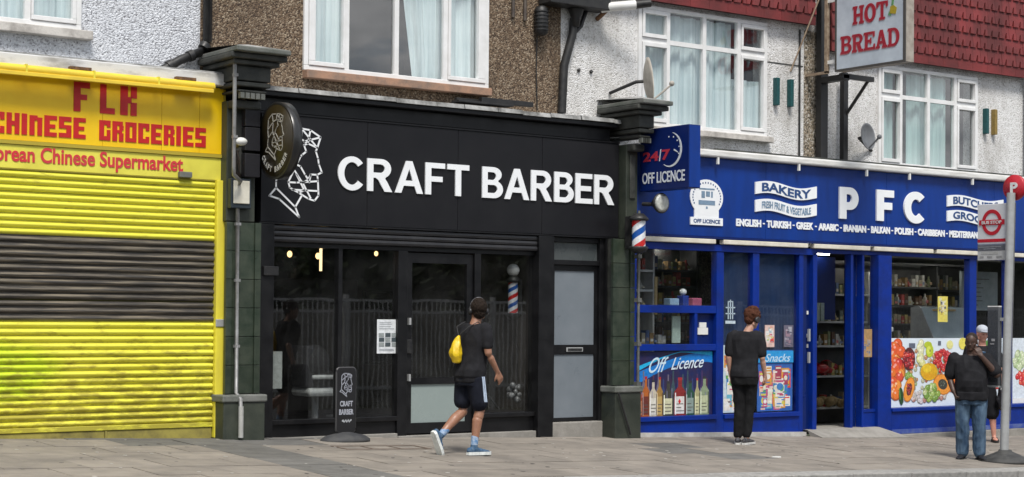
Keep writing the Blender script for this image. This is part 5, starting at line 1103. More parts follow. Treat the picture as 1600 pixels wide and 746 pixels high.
# deli counter
dc = thing('deli_counter', 'glass fronted deli counter with sloped lid behind the wide blue window', 'counter', (21, 1, 0))
part('base', flat((.45, .45, .43)), dc, (20.3, 23.5, .9, 1.7, -.04, 1.1)); part('shelf', steel, dc, (20.3, 23.5, .8, 1.7, 1.10, 1.15), bevel=.01)
for x in (20.65, 21.75):
    b = MB(); b.prism([(.78, 1.16), (1.3, 1.16), (1.3, 1.75), (1.15, 1.78), (1.1, 1.75)], x-.02, x, ax='x'); b.build('end_frame', steel, dc)
b = MB(); b.add([(20.66, .80, 1.18), (21.74, .80, 1.18), (21.74, 1.12, 1.76), (20.66, 1.12, 1.76)], [(0, 1, 2, 3)]); b.add([(20.66, 1.12, 1.76), (21.74, 1.12, 1.76), (21.74, 1.35, 1.78), (20.66, 1.35, 1.78)], [(0, 1, 2, 3)]); b.build('sloped_glass', mat('counter_glass', (.4, .46, .47), .15, (.5, .56, .57), 2), dc)
part('lamp_strip', flat((.6, .4, .15)), dc, (20.9, 21.4, 1.05, 1.1, 1.70, 1.73))
b = MB(); random.seed(12)
for i in range(40): b.ball((20.35+random.uniform(0, .9), .9+random.uniform(0, .2), 1.18+random.uniform(0, .03)), random.uniform(.02, .04), flat(random.choice([(.5, .4, .2), (.45, .42, .36), (.2, .12, .06)])), 6, 4)
tag(b.build('pastries', None), 'small pastries laid out on the deli counter behind the wide window', 'pastries', None, 'stuff')
o = part('menu_board', mat('pale_menu_board', (.33, .37, .37), .5, (.25, .29, .29), 5), None, (21.85, 22.75, 1.3, 1.35, 1.72, 2.35)); tag(o, 'large pale menu board hanging inside behind the bus stop sign', 'board')
b = MB()
for k in range(7): b.box(21.95, 22.25+.3*random.random(), 1.29, 1.299, 1.80+k*.07, 1.815+k*.07)
b.build('menu_print', flat((.12, .13, .13)), o)
o = part('paper_notice', flat((.4, .4, .38)), None, (21.5, 21.75, .9, .91, 2.22, 2.5)); tag(o, 'pale paper notice hung high inside the narrow right window', 'notice')
part('hanging_rail', shd, hD, (19.6, 23, 2.0, 2.03, 2.45, 2.48), (20.9, 20.94, 2.0, 2.03, 1.9, 2.45))
part('red_price_strip', flat((.4, .03, .02)), bpy.data.objects['shop_shelf.001'], (21.6, 23.0, 3.36, 3.38, 1.76, 1.86))
ms = thing('till_machine', 'grey till machine and white stand at the left end of the wide blue window', 'machine', (18.95, .4, 1.2))
part('body', flat((.28, .3, .3)), ms, (18.82, 19.02, .3, .55, 1.47, 1.80), bevel=.01); part('tray', flat((.5, .5, .5)), ms, (18.80, 19.08, .28, .6, 1.38, 1.45), bevel=.01); part('screen', flat((.05, .06, .07)), ms, (18.85, 18.99, .29, .299, 1.6, 1.75)); part('stand', flat((.5, .5, .48)), ms, (18.98, 19.06, .3, .36, 1.1, 1.379))

# ------------------------------------------------------------------ pavement board
ax, ay = 9.44, -.42; az = gz(ax, ay)
t = thing('pavement_sign', 'black swing pavement board with white lettering on a round dark base', 'pavement sign', (ax, ay, az))
b = MB(); b.lathe([(.30, .0), (.30, .03), (.24, .07), (.10, .10), (.05, .11)], (ax, ay, az-.01), 28)
for i, v in enumerate(b.v): v.y = ay+(v.y-ay)*.6
b.build('base', mat('rubber_base', (.035, .036, .04), .7, (.06, .06, .06), 9), t)
rr = []; W2, H0, H1, rc_ = .118, .10, .80, .04
for (cx_, cz__, a0) in ((W2-rc_, H0+rc_, -90), (W2-rc_, H1-rc_, 0), (-W2+rc_, H1-rc_, 90), (-W2+rc_, H0+rc_, 180)):
    for k in range(5): a = math.radians(a0+k*22.5); rr.append((ax+cx_+rc_*math.cos(a), az+cz__+rc_*math.sin(a)))
MB().prism(rr, ay-.015, ay+.015).build('panel', flat((.014, .014, .016), .4), t)
MB().tube([(p[0], ay, p[1]) for p in rr]+[(rr[0][0], ay, rr[0][1])], .014, 6).build('frame', mat('board_frame', (.05, .05, .052), .4), t)
GW = flat((.4, .42, .48)); hs = [[(ax+.0+(p[0]-9.05)*.24, az+.62+(p[1]-3.15)*.26) for p in ln] for ln in HEAD]
strokes(hs, ay-.018, .008, GW, t, 'head_outline', .002)
text('CRAFT', ax-.08, ax+.08, az+.38, az+.44, ay-.0185, GW, t, 'lettering', .03, .003); text('BARBER', ax-.09, ax+.09, az+.29, az+.35, ay-.0185, GW, t, 'lettering', .03, .003); strokes([[(ax-.05+.011*k, az+.22+.014*math.sin(k*2.1)) for k in range(11)]], ay-.0185, .012, flat((.65, .68, .72)), t, 'scribbled_line', .003)

# ------------------------------------------------------------------ bus stop
bx, by = 17.05, -3.28; bz = gz(bx, by)
t = thing('bus_stop', 'grey bus stop pole with round red logo flag, letter P disc and timetable case', 'bus stop', (bx, by, bz))
b = MB(); b.lathe([(.34, 0), (.33, .03), (.2, .08), (.085, .13), (.075, .15)], (bx, by, bz), 28); b.build('base', mat('black_rubber_foot', (.03, .03, .03), .7, (.06, .06, .058), 12), t)
MB().tube([(bx-.02, by, bz+.1), (bx+.10, by, 3.12)], .052, 16).build('pole', steel, t)
MB().tube([(bx+.03, by-.05, bz+.5), (bx+.12, by-.05, 3.0)], .006, 5).build('pole_seam', flat((.12, .12, .12)), t)
Xf = bx+.09
part('flag', mat('white_flag_enamel', (.62, .63, .66), .35, (.5, .51, .54), 4), t, (Xf, Xf+.025, by+.055, by+.50, 2.50, 3.0), bevel=.008)
part('flag_lower', mat('grey_flag_plate', (.5, .5, .5), .4, (.42, .42, .42), 6), t, (Xf, Xf+.025, by+.055, by+.50, 2.30, 2.497), bevel=.006)
rdm = flat((.5, .015, .03), .35); b = MB(); cy2, cz2 = by+.278, 2.77
N_ = 32
for k in range(N_):
    a0, a1 = 2*PI*k/N_, 2*PI*(k+1)/N_; b.prism([(cy2+.105*math.cos(a0), cz2+.115*math.sin(a0)), (cy2+.15*math.cos(a0), cz2+.16*math.sin(a0)), (cy2+.15*math.cos(a1), cz2+.16*math.sin(a1)), (cy2+.105*math.cos(a1), cz2+.115*math.sin(a1))], Xf-.005, Xf, ax='x')
b.box(Xf-.008, Xf-.001, cy2-.19, cy2+.19, cz2-.032, cz2+.032); b.build('roundel', rdm, t)
text('BUS STOP', cy2+.15, cy2-.15, cz2-.02, cz2+.02, 0, flat((.7, .7, .7)), t, 'lettering', .02, .003, plane='x', X=Xf-.012)
part('red_band', rdm, t, (Xf-.003, Xf-.0005, by+.06, by+.495, 2.525, 2.565)); part('dark_band', flat((.12, .125, .15)), t, (Xf-.003, Xf-.0005, by+.06, by+.495, 2.42, 2.495))
part('printed_lines', flat((.3, .31, .34)), t, (Xf-.006, Xf-.0032, by+.14, by+.48, 2.462, 2.47), (Xf-.006, Xf-.0032, by+.22, by+.40, 2.438, 2.446))
part('route_tiles', flat((.3, .3, .3)), t, (Xf-.003, Xf-.0005, by+.40, by+.46, 2.33, 2.355), (Xf-.003, Xf-.0005, by+.27, by+.35, 2.33, 2.355), (Xf-.003, Xf-.0005, by+.13, by+.21, 2.33, 2.355)); part('route_plate', flat((.4, .4, .39)), t, (Xf-.003, Xf-.0005, by+.18, by+.44, 2.375, 2.41))
b = MB(); b.lathe([(.155, -.012), (.16, 0), (.16, .03), (.155, .042)], (bx+.18, by+.02, 3.19), 28, ax='x'); b.build('letter_disc', rdm, t)
text('P', by+.065, by-.045, 3.125, 3.255, 0, flat((.8, .8, .8)), t, 'letter', .04, .003, plane='x', X=bx+.163)
part('timetable_case', mat('slate_case', (.075, .08, .09), .4, (.1, .105, .115), 5), t, (bx-.03, bx+.03, by+.075, by+.25, .76, 1.72), bevel=.01); part('case_door', flat((.06, .065, .075), .3), t, (bx-.036, bx-.0305, by+.09, by+.235, .80, 1.68)); part('case_top', whitep, t, (bx-.032, bx+.032, by+.08, by+.245, 1.7205, 1.735)); part('case_foot', flat((.5, .52, .52)), t, (bx-.032, bx+.032, by+.08, by+.245, .735, .758))
part('bracket', steel, t, (bx-.01, bx+.01, by+.03, by+.075, 1.55, 1.59), (bx-.01, bx+.01, by+.03, by+.075, .9, .94))
part('case_latch', flat((.35, .35, .36)), t, (bx-.039, bx-.0365, by+.13, by+.18, 1.3, 1.33), (bx-.039, bx-.0365, by+.14, by+.20, 1.26, 1.275))

# ------------------------------------------------------------------ far side of the road (seen only as reflections)
rl = thing('railing', 'long grey upright railing across the road, mirrored in the shop windows', 'railing', (25, -20, -.5))
railm = mat('pale_railing_paint', (.72, .73, .71), .5, (.5, .5, .5), 9)
b = MB(); x = 8.0
while x < 62: b.box(x-.012, x+.012, -20.012, -19.988, -1.3, 1.98); x += .145
o = b.build('railing_bars', railm, rl); o['kind'] = 'stuff'
part('rail', railm, rl, (6, 62, -20.03, -19.97, 1.64, 1.70), (6, 62, -20.03, -19.97, 1.92, 1.985), (6, 62, -20.03, -19.97, -.3, -.22))
for k in range(12): part('post', railm, rl, (8+k*4.5, 8.09+k*4.5, -20.1, -19.96, -1.4, 2.1))
part('wall', concrete, (o2 := thing('far_wall', 'low pale rendered wall behind the railing across the road', 'wall', (30, -24, 0))), (2, 75, -24.3, -24, -3, 1.75))
random.seed(2)
b = MB(); leafs = [mat('hedge_leaf', (.035, .055, .02), .7), mat('hedge_leaf_pale', (.06, .085, .03), .7), mat('hedge_leaf_dark', (.02, .032, .014), .7)]
for i in range(26000):
    x = random.uniform(0, 95); hh = 6.6+1.2*noise.noise(Vector((x*.15, 0, 0)))+.6*noise.noise(Vector((x*.7, 3, 0))); y = -31+random.uniform(-2.2, 2.0); z = random.uniform(-3, hh)
    s = random.uniform(.12, .3); d = Vector((random.uniform(-1, 1), random.uniform(-1, 1), random.uniform(-1, 1))).normalized(); u = d.orthogonal().normalized()*s; v = d.cross(u)
    p = Vector((x, y, z)); b.add([p-u, p+v*.5, p+u, p-v*.5], [(0, 1, 2, 3)], leafs[i % 3])
hd = b.build('far_trees', None, recalc=False); tag(hd, kind='stuff')
b = MB(); b.box(-5, 110, -36, -34, -4, 5.6); tag(b.build('far_bank', leafs[2]), kind='structure')

# ------------------------------------------------------------------ people
def ring_loft(b, rings, n=20, m=None):
    """rings = [((x, y, z), rx, ry, tilt)] closed loft of ellipses in the horizontal plane"""
    vs = []
    for r_ in rings:
        (x, y, z), rx, ry = r_[:3]
        for k in range(n):
            a = 2*PI*k/n; ca, sa = math.cos(a), math.sin(a); e = 2.4
            u = math.copysign(abs(ca)**(2/e), ca)*rx; v = math.copysign(abs(sa)**(2/e), sa)*ry
            vs.append((x+u, y+v, z))
    N_ = len(rings)
    fs = [(i*n+k, i*n+(k+1) % n, (i+1)*n+(k+1) % n, (i+1)*n+k) for i in range(N_-1) for k in range(n)]+[tuple(range(n))[::-1], tuple((N_-1)*n+k for k in range(n))]
    b.add(vs, fs, m)
def limb(b, pts, rs, n=14, m=None):
    """tapered limb: dense tube plus balls on the joints"""
    P_, R_ = [], []
    for i in range(len(pts)-1):
        p, q = Vector(pts[i]), Vector(pts[i+1])
        for k in range(4): P_.append(p.lerp(q, k/4)); R_.append(rs[i]+(rs[i+1]-rs[i])*k/4)
    P_.append(Vector(pts[-1])); R_.append(rs[-1])
    b.tube(P_, R_, n, m)
    for p, r in zip(pts, rs): b.ball(p, r*.995, m, n, 8)
def skinned(name, b, m, parent, M, voxel=.008, smooth=3, fold=0, fscale=9, seed=0, weld=True):
    """fuse the overlapping closed pieces into one continuous skin, smooth it and place it"""
    me = bpy.data.meshes.new(name); me.from_pydata(b.v, [], b.f)
    bm = bmesh.new(); bm.from_mesh(me); bmesh.ops.recalc_face_normals(bm, faces=bm.faces); bm.to_mesh(me); bm.free()
    o = bpy.data.objects.new(name, me); C.objects.link(o)
    md = o.modifiers.new('r', 'REMESH'); md.mode = 'VOXEL'; md.voxel_size = voxel
    if smooth: ms = o.modifiers.new('s', 'SMOOTH'); ms.factor = .5; ms.iterations = smooth
    dg = bpy.context.evaluated_depsgraph_get(); m2 = bpy.data.meshes.new_from_object(o.evaluated_get(dg)); bpy.data.objects.remove(o)
    if fold:
        ns = [v.normal.copy() for v in m2.vertices]
        for v, nn in zip(m2.vertices, ns):
            q = Vector((v.co.x*fscale, v.co.y*fscale, v.co.z*fscale*.55))+Vector((seed, 0, 0)); d = 1-abs(noise.noise(q))*2.2
            v.co += nn*fold*(d+.5*noise.noise(q*2.3))
    m2.transform(M); m2.transform(Matrix.Translation(-org(parent)))
    m2.materials.clear(); m2.materials.append(m)
    for p in m2.polygons: p.use_smooth = True; p.material_index = 0
    m2.name = name; oo = bpy.data.objects.new(name, m2); C.objects.link(oo); oo.parent = parent; ORG[oo] = org(parent); return oo
def placed(name, b, m, parent, M):
    """small rigid piece given in body space"""
    b.v = [M @ v for v in b.v]; return b.build(name, m, parent)
def hand(b, wrist, d, palm_n, side, curl=.5, s=1.0):
    """palm and five separate fingers; d = direction the hand points, palm_n = palm normal, side = +1/-1 thumb side"""
    w_ = Vector(wrist); d = Vector(d).normalized(); nrm = Vector(palm_n); nrm = (nrm-d*nrm.dot(d)).normalized(); t = d.cross(nrm)*side
    for k in range(5):
        f = (k-2)/2; limb(b, [w_+t*f*.016*s, w_+d*.085*s+t*f*.032*s], [.017*s, .0135*s], 8)
    for k, L_ in enumerate((.068, .076, .071, .056)):
        p = w_+d*.085*s+t*(.033-k*.0215)*s; a1 = curl*(.8+.08*k); q1 = p+(d*math.cos(a1*.5)+nrm*math.sin(a1*.5))*L_*.45*s
        q2 = q1+(d*math.cos(a1*1.3)+nrm*math.sin(a1*1.3))*L_*.32*s; q3 = q2+(d*math.cos(a1*2)+nrm*math.sin(a1*2))*L_*.25*s
        limb(b, [p, q1, q2, q3], [.0105*s, .0095*s, .0088*s, .0075*s], 7)
    p = w_+d*.028*s+t*.030*s; q1 = p+(d*.7+t*.75+nrm*.25).normalized()*.036*s; q2 = q1+(d*.9+t*.35+nrm*.4).normalized()*.03*s
    limb(b, [p, q1, q2], [.0145*s, .0115*s, .0095*s], 7)
def head(b, c, R_, s=1.0):
    """head with face in its own frame (R_ turns it), c = centre at eye height"""
    c = Vector(c)
    def T(v): return c+R_ @ (Vector(v)*s)
    def ebl(ctr, r, sc_):
        k = len(b.v); b.ball((0, 0, 0), r, None, 18, 12, sc_); 
        for i in range(k, len(b.v)): b.v[i] = T(b.v[i]+Vector(ctr))
    ebl((0, -.012, .03), .098, (.80, 1.0, .96)); ebl((0, .028, -.035), .07, (.82, .82, 1.05)); ebl((0, .05, -.085), .034, (1.0, .9, .75)); ebl((0, .058, .028), .04, (1.35, .55, .5))
    ebl((0, .083, -.022), .016, (.85, 1.15, .9)); ebl((0, .079, .0), .012, (.7, 1, 2.1)); ebl((0, .068, -.058), .02, (1.15, .7, .34)); ebl((0, .066, -.069), .018, (1.1, .7, .36))
    for s_ in (1, -1):
        ebl((s_*.045, .045, -.018), .026, (.9, .8, .8)); ebl((s_*.078, -.008, -.008), .026, (.3, .62, 1.15)); ebl((s_*.05, .0, -.06), .035, (.7, 1.1, .8))
    return T
def shoe_pts(b, ank, toe_dir, s=1.0, up_=Vector((0, 0, 1)), h=.085):
    a = Vector(ank); d = Vector(toe_dir).normalized(); u = Vector(up_); u = (u-d*u.dot(d)).normalized(); r_ = d.cross(u)
    base = a-u*h*s
    for (f, wd, ht) in ((-.055, .034, .055), (-.02, .038, .062), (.03, .040, .058), (.08, .043, .046), (.13, .046, .036), (.17, .042, .028), (.195, .030, .020)):
        p = base+d*f*s+u*ht*s*.62
        k = len(b.v); b.ball((0, 0, 0), 1, None, 12, 8)
        for i in range(k, len(b.v)):
            v = b.v[i]; b.v[i] = p+d*v.y*.045*s+r_*v.x*wd*s+u*v.z*ht*.62*s
def sole_pts(b, ank, toe_dir, s=1.0, up_=Vector((0, 0, 1)), h=.085, m=None, t=.03, grow=1.06):
    a = Vector(ank); d = Vector(toe_dir).normalized(); u = Vector(up_); u = (u-d*u.dot(d)).normalized(); r_ = d.cross(u); base = a-u*h*s
    prof = [(-.085, .022), (-.06, .036), (0, .038), (.06, .040), (.12, .046), (.17, .044), (.205, .034), (.228, .012)]
    L_ = [base+d*f*s*1.0+r_*w_*s*grow for f, w_ in prof]; Rr = [base+d*f*s-r_*w_*s*grow for f, w_ in prof][::-1]; ring = L_+Rr; n = len(ring)
    b.add([p for p in ring]+[p+u*t*s for p in ring], [tuple(range(n)), tuple(range(2*n-1, n-1, -1))]+[(i, (i+1) % n, (i+1) % n+n, i+n) for i in range(n)], m)

def skin_mat(name, col, c2):
    m = mat(name, col, .5, c2, 14, .8, bump=.08, bscale=160, world=False); m.node_tree.nodes['Principled BSDF'].inputs['Subsurface Weight'].default_value = .08
    m.node_tree.nodes['Principled BSDF'].inputs['Subsurface Radius'].default_value = (.02, .008, .004); return m
def cloth(name, col, c2=None, sc_=7): return mat(name, col, .9, c2 or tuple(v*.6 for v in col), sc_, .8, bump=.35, bscale=240, world=False, spec=.2)

def frame_at(x, y, ang, s=1.0, z=None):
    """body space (x right, y forward, z up) to world; ang = heading measured from +Y towards +X"""
    return Matrix.Translation((x, y, gz(x, y) if z is None else z)) @ Matrix.Rotation(-ang, 4, 'Z') @ Matrix.Scale(s, 4)
def torso_rings(lean=(0, 0), fat=1.0, belly=0.0, z0=.84, top=1.43, g=0.0):
    """(centre, half width, half depth) rings from hips to neck; g inflates for cloth"""
    R_ = []
    for z, rx, ry, yo in ((.80, .135, .10, -.01), (.86, .165, .115, -.012), (.93, .170, .118, -.01), (1.0, .158, .108, .0), (1.08, .155, .105, .004), (1.16, .162, .110, .005), (1.25, .178, .115, .0), (1.33, .188, .112, -.006), (1.39, .178, .095, -.012), (1.425, .130, .078, -.015), (1.46, .075, .062, -.012)):
        if z < z0 or z > top: continue
        k = (z-.9)/.5; bl = belly*math.exp(-((z-1.05)/.13)**2)
        R_.append(((lean[0]*k, lean[1]*k+yo+bl*.5, z), rx*fat+g, ry*fat+g+bl))
    return R_

def person(label, M, skin, body):
    t = thing('person', label, 'person', tuple(M.translation)); body(t, M, skin); return t

V = Vector
# 1: man in black walking right past the barber shop, looking into it
def p1(t, M, sk):
    lean = (0.0, .085); b = MB(); cs = (0, .115, 1.575)
    Rh = Matrix.Rotation(math.radians(62), 3, 'Z') @ Matrix.Rotation(math.radians(4), 3, 'X')
    ring_loft(b, torso_rings(lean)); limb(b, [(0, .06, 1.40), (0, .095, 1.49)], [.062, .055]); head(b, cs, Rh)
    # right (near) arm swings forward, left arm back
    rs, re, rw = V((.185, .06, 1.385)), V((.235, .06, 1.12)), V((.225, .205, .91))
    limb(b, [rs, re, rw], [.052, .042, .027]); hand(b, rw, (.0, .45, -.85), (-1, 0, 0), -1, .55)
    ls, le, lw = V((-.185, .06, 1.385)), V((-.235, -.02, 1.12)), V((-.225, .05, .88))
    limb(b, [ls, le, lw], [.052, .042, .027]); hand(b, lw, (0, .2, -.95), (1, 0, 0), 1, .6)
    for (h, kn, an) in ((V((.09, 0, .88)), V((.095, .075, .50)), V((.095, -.01, .10))), (V((-.09, 0, .88)), V((-.09, -.02, .47)), V((-.085, -.335, .225)))):
        limb(b, [h, h.lerp(kn, .5), kn, kn.lerp(an, .3)+V((0, -.018, 0)), an], [.088, .076, .054, .057, .034])
    skinned('body', b, sk, t, M, .007, 3)
    b = MB(); ring_loft(b, torso_rings(lean, g=.022, z0=.86, top=1.43)[0:]); ring_loft(b, [((0, -.01, .80), .178, .128), ((0, -.01, .90), .182, .132)])
    for sh, el in ((rs, re), (ls, le)): limb(b, [sh+V((0, 0, -.01)), sh.lerp(el, .72)], [.066, .062])
    skinned('t_shirt', b, cloth('black_cotton', (.018, .018, .021)), t, M, .008, 3, .013, 7, 3)
    b = MB(); ring_loft(b, [((0, -.01, .76), .165, .125), ((0, -.01, .86), .176, .13), ((0, -.01, .93), .178, .128)])
    limb(b, [(.092, 0, .84), (.098, .055, .575)], [.104, .098]); limb(b, [(-.092, 0, .84), (-.092, -.02, .59)], [.104, .096])
    skinned('shorts', b, cloth('navy_shorts', (.011, .013, .022)), t, M, .008, 2, .005, 9, 5)
    b = MB()
    for k in range(2):
        xs_ = .205-.004*k; q = [(.194, .035-.0+.022*k-.03, .86), (.194, .05+.022*k-.03, .86), (.2, .085+.022*k-.03, .585), (.2, .07+.022*k-.03, .585)]
        b.add([(x_+.008, y_, z_) for x_, y_, z_ in q]+[(x_-.02, y_, z_) for x_, y_, z_ in q], [(0, 1, 2, 3), (4, 7, 6, 5), (0, 4, 5, 1), (1, 5, 6, 2), (2, 6, 7, 3), (3, 7, 4, 0)])
    placed('side_stripe', b, flat((.5, .6, .75), .8), t, M)
    # shoes: near foot flat, far foot pushing off with its sole showing
    bl = cloth('blue_mesh_shoe', (.035, .09, .18), (.12, .17, .22), 40); wh = flat((.75, .78, .76), .6)
    a1, d1, u1 = V((.095, -.01, .10)), V((0, 1, -.02)), V((0, 0, 1)); a2, d2, u2 = V((-.085, -.335, .225)), V((-.05, .42, -.90)), V((0, .9, .42))
    for an, d_, u_ in ((a1, d1, u1), (a2, d2, u2)):
        b = MB(); shoe_pts(b, an, d_, 1.0, u_, .075); limb(b, [an-u_*.03, an+u_*.015], [.042, .04]); sh = skinned('shoe', b, bl, t, M, .006, 2)
        b = MB(); sole_pts(b, an, d_, 1.05, u_, .088, None, .032); so_ = placed('sole', b, wh, None, M); so_.parent = sh
        so_.data.transform(Matrix.Translation(-org(t)))
    b = MB(); limb(b, [a1+V((0, .0, .02)), a1+V((0, .012, .10))], [.040, .043]); k2 = V((-.09, -.02, .47)); e = (k2-a2).normalized()
    skinned('sock', b, cloth('blue_sock', (.1, .22, .42), (.5, .55, .6), 30), t, M, .006, 1)
    b = MB(); limb(b, [a2+e*.01, a2+e*.10], [.040, .043]); skinned('sock', b, MATS['blue_sock'], t, M, .006, 1)
    def T(v): return V(cs)+Rh @ V(v)
    b = MB(); k = len(b.v); b.ball((0, -.018, .045), .105, None, 18, 12, (.84, 1.0, .93)); b.ball((0, -.05, -.02), .07, None, 14, 10, (.95, .8, .9))
    b.v = [T(v) for v in b.v]; skinned('hair', b, cloth('dark_brown_hair', (.012, .008, .006), (.03, .02, .014), 50), t, M, .007, 1, .008, 40, 2)
    hp(t, M, T)
def hp(t, M, T, w_=.093, col=(.02, .02, .022), band=(.10, .10, .11)):
    b = MB(); pts = [T((w_*math.cos(a), -.005, .02+.125*math.sin(a))) for a in [PI*k/14 for k in range(15)]]
    b.tube(pts, .009, 8); h_ = placed('headphones', b, flat(band, .4), t, M)
    for s_ in (1, -1):
        b = MB(); c0, c1_ = T((s_*(w_-.018), -.006, -.006)), T((s_*(w_+.018), -.006, -.006)); b.tube([c0, c0.lerp(c1_, .3), c0.lerp(c1_, .8), c1_], [.036, .042, .04, .03], 16)
        e = placed('ear_cup', b, flat(col, .45), None, M); e.data.transform(Matrix.Translation(-org(t))); e.parent = h_; ORG[e] = org(t)
A1 = math.radians(84)
X1, Y1_ = 10.05, -1.92
M1 = frame_at(X1, Y1_, A1, .955)
person('man in black t-shirt and shorts with headphones walking past the barber door, looking in', M1, skin_mat('tanned_skin', (.32, .16, .10), (.25, .12, .075)), p1)
bag = thing('drawstring_bag', 'yellow drawstring bag on the back of the man walking past the barber shop', 'bag', tuple(M1 @ V((-.02, -.16, 1.15))))
b = MB(); limb(b, [(-.03, -.135, 1.29), (-.03, -.165, 1.20), (-.03, -.18, 1.11), (-.03, -.165, 1.05)], [.02, .048, .068, .05])
skinned('sack', b, mat('yellow_nylon', (.75, .52, .015), .4, (.6, .38, .01), 20, .8, bump=.3, bscale=60), bag, M1, .009, 2, .010, 13, 1)
b = MB()
for s_ in (.08, -.12): b.tube([(-.03, -.14, 1.30), (s_, -.09, 1.40), (s_*1.1, .04, 1.455), (s_*1.25, .13, 1.35)], .006, 6)
placed('cord', b, flat((.03, .03, .03), .8), bag, M1)

# 2: man with curly hair seen from behind, facing the tall blue window
def p2(t, M, sk):
    lean = (.02, .045); b = MB(); cs = (.085, .085, 1.585); Rh = Matrix.Rotation(math.radians(-38), 3, 'Z') @ Matrix.Rotation(math.radians(-14), 3, 'X')
    ring_loft(b, torso_rings(lean, .97)); limb(b, [(.02, .035, 1.40), (.065, .065, 1.50)], [.058, .052]); head(b, cs, Rh)
    rs, re, rw = V((.175, .035, 1.375)), V((.22, .01, 1.10)), V((.245, .10, .87)); limb(b, [rs, re, rw], [.05, .04, .026]); hand(b, rw, (.05, .5, -.85), (-.9, .3, 0), -1, .8)
    ls, le, lw = V((-.165, .03, 1.375)), V((-.205, -.0, 1.10)), V((-.185, .06, .86)); limb(b, [ls, le, lw], [.05, .04, .026]); hand(b, lw, (.1, .2, -.95), (1, 0, 0), 1, .7)
    for (h, kn, an) in ((V((.08, 0, .88)), V((.055, .03, .48)), V((.03, -.03, .09))), (V((-.08, 0, .88)), V((-.06, .0, .48)), V((-.075, -.05, .09)))): limb(b, [h, kn, an], [.08, .05, .034])
    skinned('body', b, sk, t, M, .007, 3)
    b = MB(); ring_loft(b, torso_rings(lean, .93, g=.018, z0=.86, top=1.43)); ring_loft(b, [((0, -.01, .82), .156, .12), ((0, -.01, .90), .160, .12)])
    for sh, el in ((rs, re), (ls, le)): limb(b, [sh+V((-.03 if sh.x > 0 else .03, 0, .0)), sh+V((0, 0, -.012)), sh.lerp(el, .78)], [.066, .066, .058])
    skinned('t_shirt', b, MATS['black_cotton'], t, M, .008, 3, .014, 6.5, 11)
    b = MB(); ring_loft(b, [((0, -.01, .76), .160, .12), ((0, -.01, .92), .168, .122)])
    limb(b, [(.08, 0, .84), (.058, .03, .50), (.035, -.02, .13)], [.096, .072, .055]); limb(b, [(-.08, 0, .84), (-.062, .0, .50), (-.072, -.04, .13)], [.096, .072, .055])
    skinned('trousers', b, cloth('black_trousers', (.010, .010, .011)), t, M, .008, 2, .008, 11, 7)
    for an, d_ in ((V((.03, -.03, .09)), V((.28, 1, 0))), (V((-.075, -.05, .09)), V((-.1, 1, 0)))):
        b = MB(); shoe_pts(b, an, d_, .98, V((0, 0, 1)), .075); sh = skinned('shoe', b, cloth('grey_black_shoe', (.03, .03, .035), (.15, .15, .16), 30), t, M, .006, 2)
        b = MB(); sole_pts(b, an, d_, 1.02, V((0, 0, 1)), .088, None, .026); so_ = placed('sole', b, flat((.6, .6, .58), .7), None, M); so_.data.transform(Matrix.Translation(-org(t))); so_.parent = sh
    def T(v): return V(cs)+Rh @ V(v)
    b = MB(); random.seed(44); b.ball((0, -.018, .05), .112, None, 18, 12, (.86, 1.0, .9)); b.ball((0, -.055, -.01), .065, None, 14, 10)
    for i in range(60):
        a = random.uniform(0, 2*PI); e = random.uniform(-.1, 1.4); r = .1; b.ball((r*.86*math.cos(a)*math.cos(e), -.02+r*math.sin(a)*math.cos(e)*(1 if math.sin(a) < .3 else .7), .055+r*math.sin(e)), random.uniform(.016, .027), None, 8, 6)
    b.v = [T(v) for v in b.v]; skinned('hair', b, cloth('auburn_curls', (.085, .032, .018), (.05, .018, .01), 60), t, M, .006, 1, .006, 60, 9)
    hp(t, M, T, .096, (.03, .03, .035), (.05, .05, .05))
A2 = math.radians(52)
M2 = frame_at(14.84, -1.03, A2, .985)
person('man with auburn curls, headphones and black trousers facing the tall blue shop window', M2, skin_mat('pale_skin', (.52, .30, .22), (.44, .24, .17)), p2)
ph = thing('phone', 'silver phone held up near the curly haired man by the blue window', 'phone', tuple(M2 @ V((.17, .13, 1.5)))) if False else None

